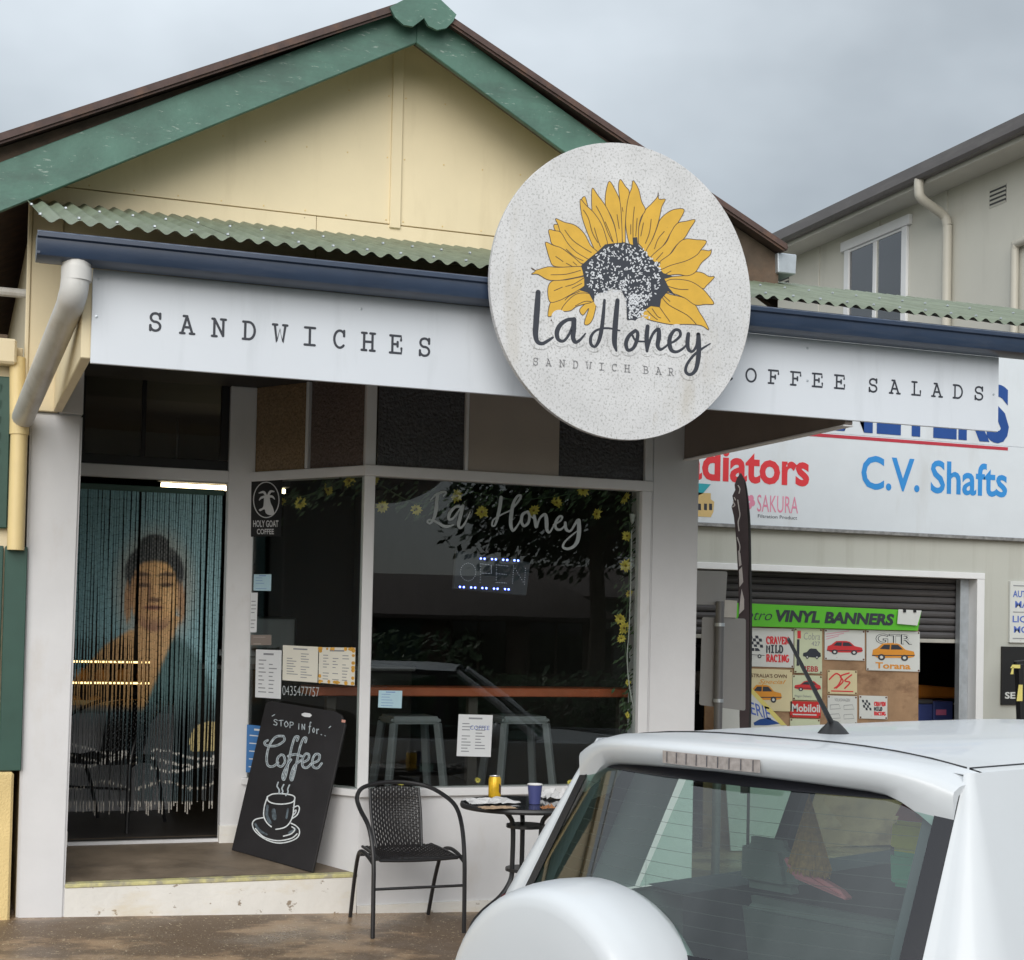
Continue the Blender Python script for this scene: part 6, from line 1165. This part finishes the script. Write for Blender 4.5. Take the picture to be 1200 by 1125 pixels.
for s in (1, -1): cb(MB().grid([[(3.75+.10*t, s*(.84-.22*t), z) for t in (0, .5, 1)] for z in (.72, .84, .90)]), 'headlight', 'lamp_clear', smooth=True)
cb(MB().box(4.12, 4.20, -.42, .42, .62, .80), 'grille', 'car_black', bevel=.01)
for x in (.78, 3.42):
    for s in (1, -1):
        w = cb(MB().lathe([(.20, .0), (.33, .01), (.345, .05), (.345, .18), (.33, .21), (.22, .215), (.20, .0)], (x, s*.80-.11, .345), 32, 'y'), 'wheel', 'tyre', smooth=True)
        cb(MB().lathe([(0, .02), (.06, .015), (.20, .03), (.215, .06), (.215, .16), (.20, .19), (.06, .205), (0, .2)], (x, s*.80-.11, .345), 24, 'y'), 'rim', 'alloy', w, smooth=True)
        for k in range(5): a = k*1.2566; cb(MB().bar((x+.05*math.cos(a), s*.915, .345+.05*math.sin(a)), (x+.20*math.cos(a), s*.912, .345+.20*math.sin(a)), .045, .02, up=(0, 1, 0)), 'spoke', 'alloy', w)
        cb(MB().lathe([(.36, 0), (.40, 0), (.40, .035), (.36, .03)], (x, s*.885-(.0 if s > 0 else .03), .36), 32, 'y'), 'wheel_arch', 'car_black', smooth=True)
# antenna
cb(MB().lathe([(.001, .044), (.014, .040), (.036, .018), (.050, 0)], (.572, 0, 1.626), 18), 'antenna_base', 'car_black', smooth=True)
cb(MB().tube([(.568, 0, 1.655), (.48, 0, 1.757), (.352, 0, 1.905)], [.0085, .0065, .005], 10), 'antenna_rod', 'car_black', smooth=True)
# seats
def seat(x, y, w, h):
    cb(MB().hexa([(x, y-w/2, .55), (x+.5, y-w/2, .55), (x+.5, y+w/2, .55), (x, y+w/2, .55)], [(x, y-w/2, .72), (x+.52, y-w/2, .76), (x+.52, y+w/2, .76), (x, y+w/2, .72)]), 'seat_base', 'seat_grey', bevel=.05, seg=3, smooth=True)
    cb(MB().hexa([(x-.02, y-w/2, .68), (x+.13, y-w/2, .68), (x+.13, y+w/2, .68), (x-.02, y+w/2, .68)], [(x-.20, y-w/2*.86, h), (x-.09, y-w/2*.86, h), (x-.09, y+w/2*.86, h), (x-.20, y+w/2*.86, h)]), 'seat_back', 'seat_grey', bevel=.045, seg=3, smooth=True)
def rest(x, y, z): cb(MB().hexa([(x-.05, y-.12, z), (x+.06, y-.12, z), (x+.06, y+.12, z), (x-.05, y+.12, z)], [(x-.07, y-.10, z+.17), (x+.02, y-.10, z+.17), (x+.02, y+.10, z+.17), (x-.07, y+.10, z+.17)]), 'headrest', 'seat_grey', bevel=.035, seg=3, smooth=True)
seat(1.0, 0, 1.3, 1.06); seat(2.0, .37, .52, 1.18); seat(2.0, -.37, .52, 1.18)
for x, y in ((.84, .42), (.84, -.42), (1.84, .37), (1.84, -.37)): rest(x, y, 1.09 if x < 1 else 1.19)
cb(MB().hexa([(2.55, -.78, .7), (3.0, -.78, .7), (3.0, .78, .7), (2.55, .78, .7)], [(2.62, -.78, 1.02), (2.95, -.78, 1.06), (2.95, .78, 1.06), (2.62, .78, 1.02)]), 'dashboard', 'trim_grey', bevel=.04, seg=2, smooth=True)
cb(MB().tube([(2.42+.05*math.cos(a)*.6, -.37+.18*math.sin(a), .98+.17*math.cos(a)) for a in [k*.3927 for k in range(17)]], .014, 8, caps=False), 'steering_wheel', 'trim_grey', smooth=True)
cb(MB().hexa([(2.25, -.11, 1.45), (2.27, -.11, 1.45), (2.27, .11, 1.45), (2.25, .11, 1.45)], [(2.25, -.11, 1.51), (2.27, -.11, 1.51), (2.27, .11, 1.51), (2.25, .11, 1.51)]), 'rear_view_mirror', 'car_black')
# things carried in the back of the car
def cw(x, y, z): return CARM @ Vector((x, y, z))
mat('bristle', (.36, .17, .05), .9, var=.4, vs=80); mat('handle_pink', (.62, .16, .20), .5); mat('bag_red', (.50, .10, .12), .8); mat('bag_yellow', (.62, .48, .04), .8); mat('bag_green', (.10, .36, .24), .8)
BR = thing('bristle_brush', 'brown bristle brush with a pink head seen through the rear window', 'brush', tuple(cw(.40, -.05, 1.13))); rr = random.Random(2)
bb = MB()
for k in range(700): a = rr.uniform(0, 6.283); r = rr.uniform(.02, .075); t = Vector((.40+r*.4*math.cos(a), -.05+r*math.sin(a), 1.27-rr.uniform(0, .03))); q = Vector((.40, -.045, 1.47)); t2 = t.lerp(q, rr.uniform(.7, 1)); d = Vector((0, .0022, 0)); bb.add([CARM @ p for p in (t-d, t+d, t2+d*.5, t2-d*.5)], [(0, 1, 2, 3)])
bb.build('bristles', 'bristle', BR, fix=False, kind='stuff')
MB().hexa([cw(.38, -.19, 1.19), cw(.43, -.19, 1.19), cw(.43, .00, 1.23), cw(.38, .00, 1.23)], [cw(.385, -.16, 1.215), cw(.425, -.16, 1.215), cw(.425, .04, 1.285), cw(.385, .04, 1.285)]).build('brush_head', 'handle_pink', BR, bevel=.016, seg=2, smooth=True)
BG = thing('striped_bag', 'red, yellow and green striped bag hanging inside the rear window', 'bag', tuple(cw(.48, -.34, 1.15)))
for m_, z0, z1, w0, w1 in (('bag_green', 1.24, 1.335, .055, .06), ('bag_yellow', 1.335, 1.42, .06, .052), ('bag_red', 1.42, 1.475, .052, .02)):
    MB().hexa([cw(.44, -.34-w0, z0), cw(.53, -.34-w0, z0), cw(.53, -.34+w0, z0), cw(.44, -.34+w0, z0)], [cw(.44, -.34-w1, z1), cw(.53, -.34-w1, z1), cw(.53, -.34+w1, z1), cw(.44, -.34+w1, z1)]).build('stripe', m_, BG, bevel=.012, seg=2, smooth=True)
MB().tube([cw(.48, -.34, 1.47), cw(.48, -.34, 1.60)], .004, 6).build('strap', 'bag_red', BG)
# ------------------------------------------------------------------ neighbour on the left
NB = thing('neighbour_building', 'cream painted building with dark green boards beside the cafe', 'building', (-2.5, 0, 0))
box('wall', 'cream', NB, -5, .318, .015, 5, -.1, 3.06, .004); box('cornice', 'cream', NB, -5, .285, -.10, .014, 2.955, 3.085, .012); box('flat_roof', 'raw_timber', NB, -5, .24, .0, 5, 3.09, 3.12, 0)
box('plinth', 'cream_render', NB, -5, .335, -.045, .014, -.1, aty(10, 905, -.045).z, .012)
zg0, zg1 = aty(10, 904, -.03).z, aty(14, 640, -.03).z; xg1 = aty(29, 760, -.03).x; bw = .118
for k in range(14): box('board', 'panel_green', NB, xg1-bw*(k+1)+.008, xg1-bw*k, -.03, .013, zg0+.003, zg1, .004)
xs1 = aty(11, 530, -.03).x; zs_0, zs_1 = aty(5, 619, -.03).z, aty(5, 441, -.03).z
sh = box('shutter', 'panel_green', NB, xs1-.55, xs1, -.03, .013, zs_0, zs_1, .006)
for k in range(9): z = zs_0+.06+(zs_1-zs_0-.12)*k/8; MB().hexa([(xs1-.50, -.034, z-.02), (xs1-.05, -.034, z-.02), (xs1-.05, -.0305, z-.02), (xs1-.50, -.0305, z-.02)], [(xs1-.50, -.040, z+.02), (xs1-.05, -.040, z+.02), (xs1-.05, -.0305, z+.02), (xs1-.50, -.0305, z+.02)]).build('shutter_slat', 'panel_green', sh)
pxx = aty(21, 560, -.06).x
MB().tube([(pxx, -.05, zg1-.02), (pxx, -.05, 2.68)], .043, 16).build('downpipe', 'cream_pipe', NB, smooth=True); MB().tube([(pxx, -.05, 2.60), (pxx, -.05, 2.70)], .049, 16).build('pipe_socket', 'cream_pipe', NB, smooth=True); MB().tube([(pxx-.01, -.04, 2.68), (pxx-.02, -.03, 3.0)], .04, 12).build('downpipe', 'cream_pipe', NB, smooth=True)
MB().tube([(-1.5, .25, aty(15, 343, .25).z), (.36, .25, aty(15, 343, .25).z)], .025, 10).build('waste_pipe', 'pvc_white', NB, smooth=True)
box('eave_boards', 'raw_timber', NB, -.25, .24, .35, 5, 3.13, 3.16, 0)
# ------------------------------------------------------------------ across the road: seen in the window glass
rt = random.Random(17)
mat('bark', (.09, .07, .05), .9, var=.3, vs=8, bump=.5); mat('leaf_mid', (.045, .085, .03), .6, var=.4, vs=2); mat('leaf_deep', (.028, .055, .022), .6, var=.4, vs=2)
mat('house_brick', (.13, .085, .065), .85, var=.2, vs=12); mat('tile_roof', (.13, .10, .09), .8, var=.2, vs=10); mat('house_weather', (.30, .29, .27), .7, var=.1); glass('far_glass', (.10, .11, .12), 1.6)
def tree(label, x, y, h, r, m, n=2600):
    z0 = gz(x, -2.2)-.05; T = thing('street_tree', label, 'tree', (x, y, z0), group='trees across the road')
    tr = MB(); tr.tube([(x, y, z0), (x+.08, y, z0+h*.25), (x-.05, y+.1, z0+h*.5), (x, y, z0+h*.8)], [.20, .16, .11, .04], 10); tr.build('trunk', 'bark', T, smooth=True); C_ = []
    for k in range(9):
        a = k*2.4; l = r*rt.uniform(.55, .95); zz_ = z0+h*rt.uniform(.30, .62); e = Vector((x+l*math.cos(a), y+l*math.sin(a), zz_+h*rt.uniform(.10, .30))); MB().tube([(x, y, zz_), tuple(Vector((x, y, zz_)).lerp(e, .5)+Vector((0, 0, .1*h))), tuple(e)], [.08, .05, .02], 6).build('limb', 'bark', T, smooth=True); C_.append((e, rt.uniform(.32, .5)*r))
    for k in range(12): a = rt.uniform(0, 6.28); l = r*math.sqrt(rt.random())*.8; C_.append((Vector((x+l*math.cos(a), y+l*math.sin(a), z0+h*rt.uniform(.48, .95))), rt.uniform(.25, .45)*r))
    lf = MB()
    for k in range(n):
        c, cr_ = rt.choice(C_); d = Vector((rt.gauss(0, 1), rt.gauss(0, 1), rt.gauss(0, .8))).normalized()*cr_*rt.uniform(.5, 1.05); p = c+d; n_ = Vector((rt.uniform(-1, 1), rt.uniform(-1, 1), rt.uniform(.1, 1))); a1, b1, _ = orient(n_); s_ = rt.uniform(.07, .15); lf.add([p-a1*s_, p+b1*s_*.45, p+a1*s_, p-b1*s_*.45], [(0, 1, 2, 3)])
    lf.build('crown', m, T, fix=False)
tree('tall dense tree across the road opposite the cafe window', 11.6, -18.6, 8.5, 2.9, 'leaf_deep', 11000); tree('broad mid green tree across the road nearest the workshop', 13.8, -19.5, 7.5, 3.0, 'leaf_mid', 9000); tree('smaller leafy tree across the road farther back', 16.5, -24, 8.5, 3.3, 'leaf_deep', 8000); tree('round leafy tree across the road at the far left', -4.0, -19, 6.5, 2.6, 'leaf_mid', 6000)
def far_house(label, x0, x1, y0, y1, hw, wm, nwin):
    z0 = -.76; zg_ = gz((x0+x1)/2, -2.2); H = thing('house', label, 'house', ((x0+x1)/2, y0, zg_), group='houses across the road')
    box('wall', wm, H, x0, x1, y1, y0, z0, zg_+hw, 0); xm = (y0+y1)/2; rh = (y0-y1)*.12
    for yy, s in ((y0+.5, 1), (y1-.5, -1)): MB().prism([(x0-.4, yy, zg_+hw-.1), (x1+.4, yy, zg_+hw-.1), (x1+.4, xm, zg_+hw+rh), (x0-.4, xm, zg_+hw+rh)], (0, 0, .08)).build('roof', 'tile_roof', H)
    for x in (x0, x1): MB().prism([(x, y0, zg_+hw), (x, y1, zg_+hw), (x, xm, zg_+hw+rh-.05)], (.1 if x == x0 else -.1, 0, 0)).build('gable', wm, H)
    for k in range(nwin):
        x = x0+(x1-x0)*(k+.5)/nwin
        if k == nwin//2: d_ = box('door', 'panel_green', H, x-.45, x+.45, y0+.0, y0+.06, zg_+.1, zg_+2.15); box('handle', 'steel', d_, x+.33, x+.36, y0+.061, y0+.11, zg_+1.0, zg_+1.12)
        else: w_ = box('window', 'raw_timber', H, x-.65, x+.65, y0, y0+.06, zg_+.9, zg_+2.1); box('pane', 'far_glass', w_, x-.58, x-.03, y0+.061, y0+.066, zg_+.97, zg_+2.03, 0); box('pane', 'far_glass', w_, x+.03, x+.58, y0+.061, y0+.066, zg_+.97, zg_+2.03, 0)
def hedge(label, x, y, w, h):
    z0 = gz(x, -2.2)-.02; T = thing('hedge', label, 'hedge', (x, y, z0), group='hedges across the road'); lf = MB()
    for k in range(int(w*520)): p = Vector((x+rt.uniform(-w/2, w/2), y+rt.gauss(0, .28), z0+rt.uniform(.05, h)*(1-.18*abs(math.sin(k*.7))))); a1, b1, _ = orient(Vector((rt.uniform(-1, 1), rt.uniform(-.2, 1), rt.uniform(.1, 1)))); s_ = rt.uniform(.05, .11); lf.add([p-a1*s_, p+b1*s_*.5, p+a1*s_, p-b1*s_*.5], [(0, 1, 2, 3)])
    lf.build('foliage', rt.choice(('leaf_mid', 'leaf_deep')), T, fix=False); MB().bar((x-w/2+.1, y, z0+.12), (x+w/2-.1, y, z0+.12), .25, .3).build('stems', 'bark', T)
hedge('tall uneven hedge before the brick house across the road', 6.6, -16.2, 3.6, 1.9); hedge('low dense hedge across the road beside the tall one', 10.2, -16.6, 3.2, 1.3); hedge('rounded hedge across the road below the broad tree', 14.0, -16.4, 3.4, 1.6)
far_house('low brick house with a tiled roof across the road', 4.2, 12.6, -21, -28, 2.15, 'house_brick', 5); far_house('pale weatherboard house across the road beside the brick one', 14.2, 23, -27, -34, 2.9, 'house_weather', 5); far_house('brown brick house across the road on the far left', -9.5, 1.5, -22, -29, 2.7, 'house_brick', 5)
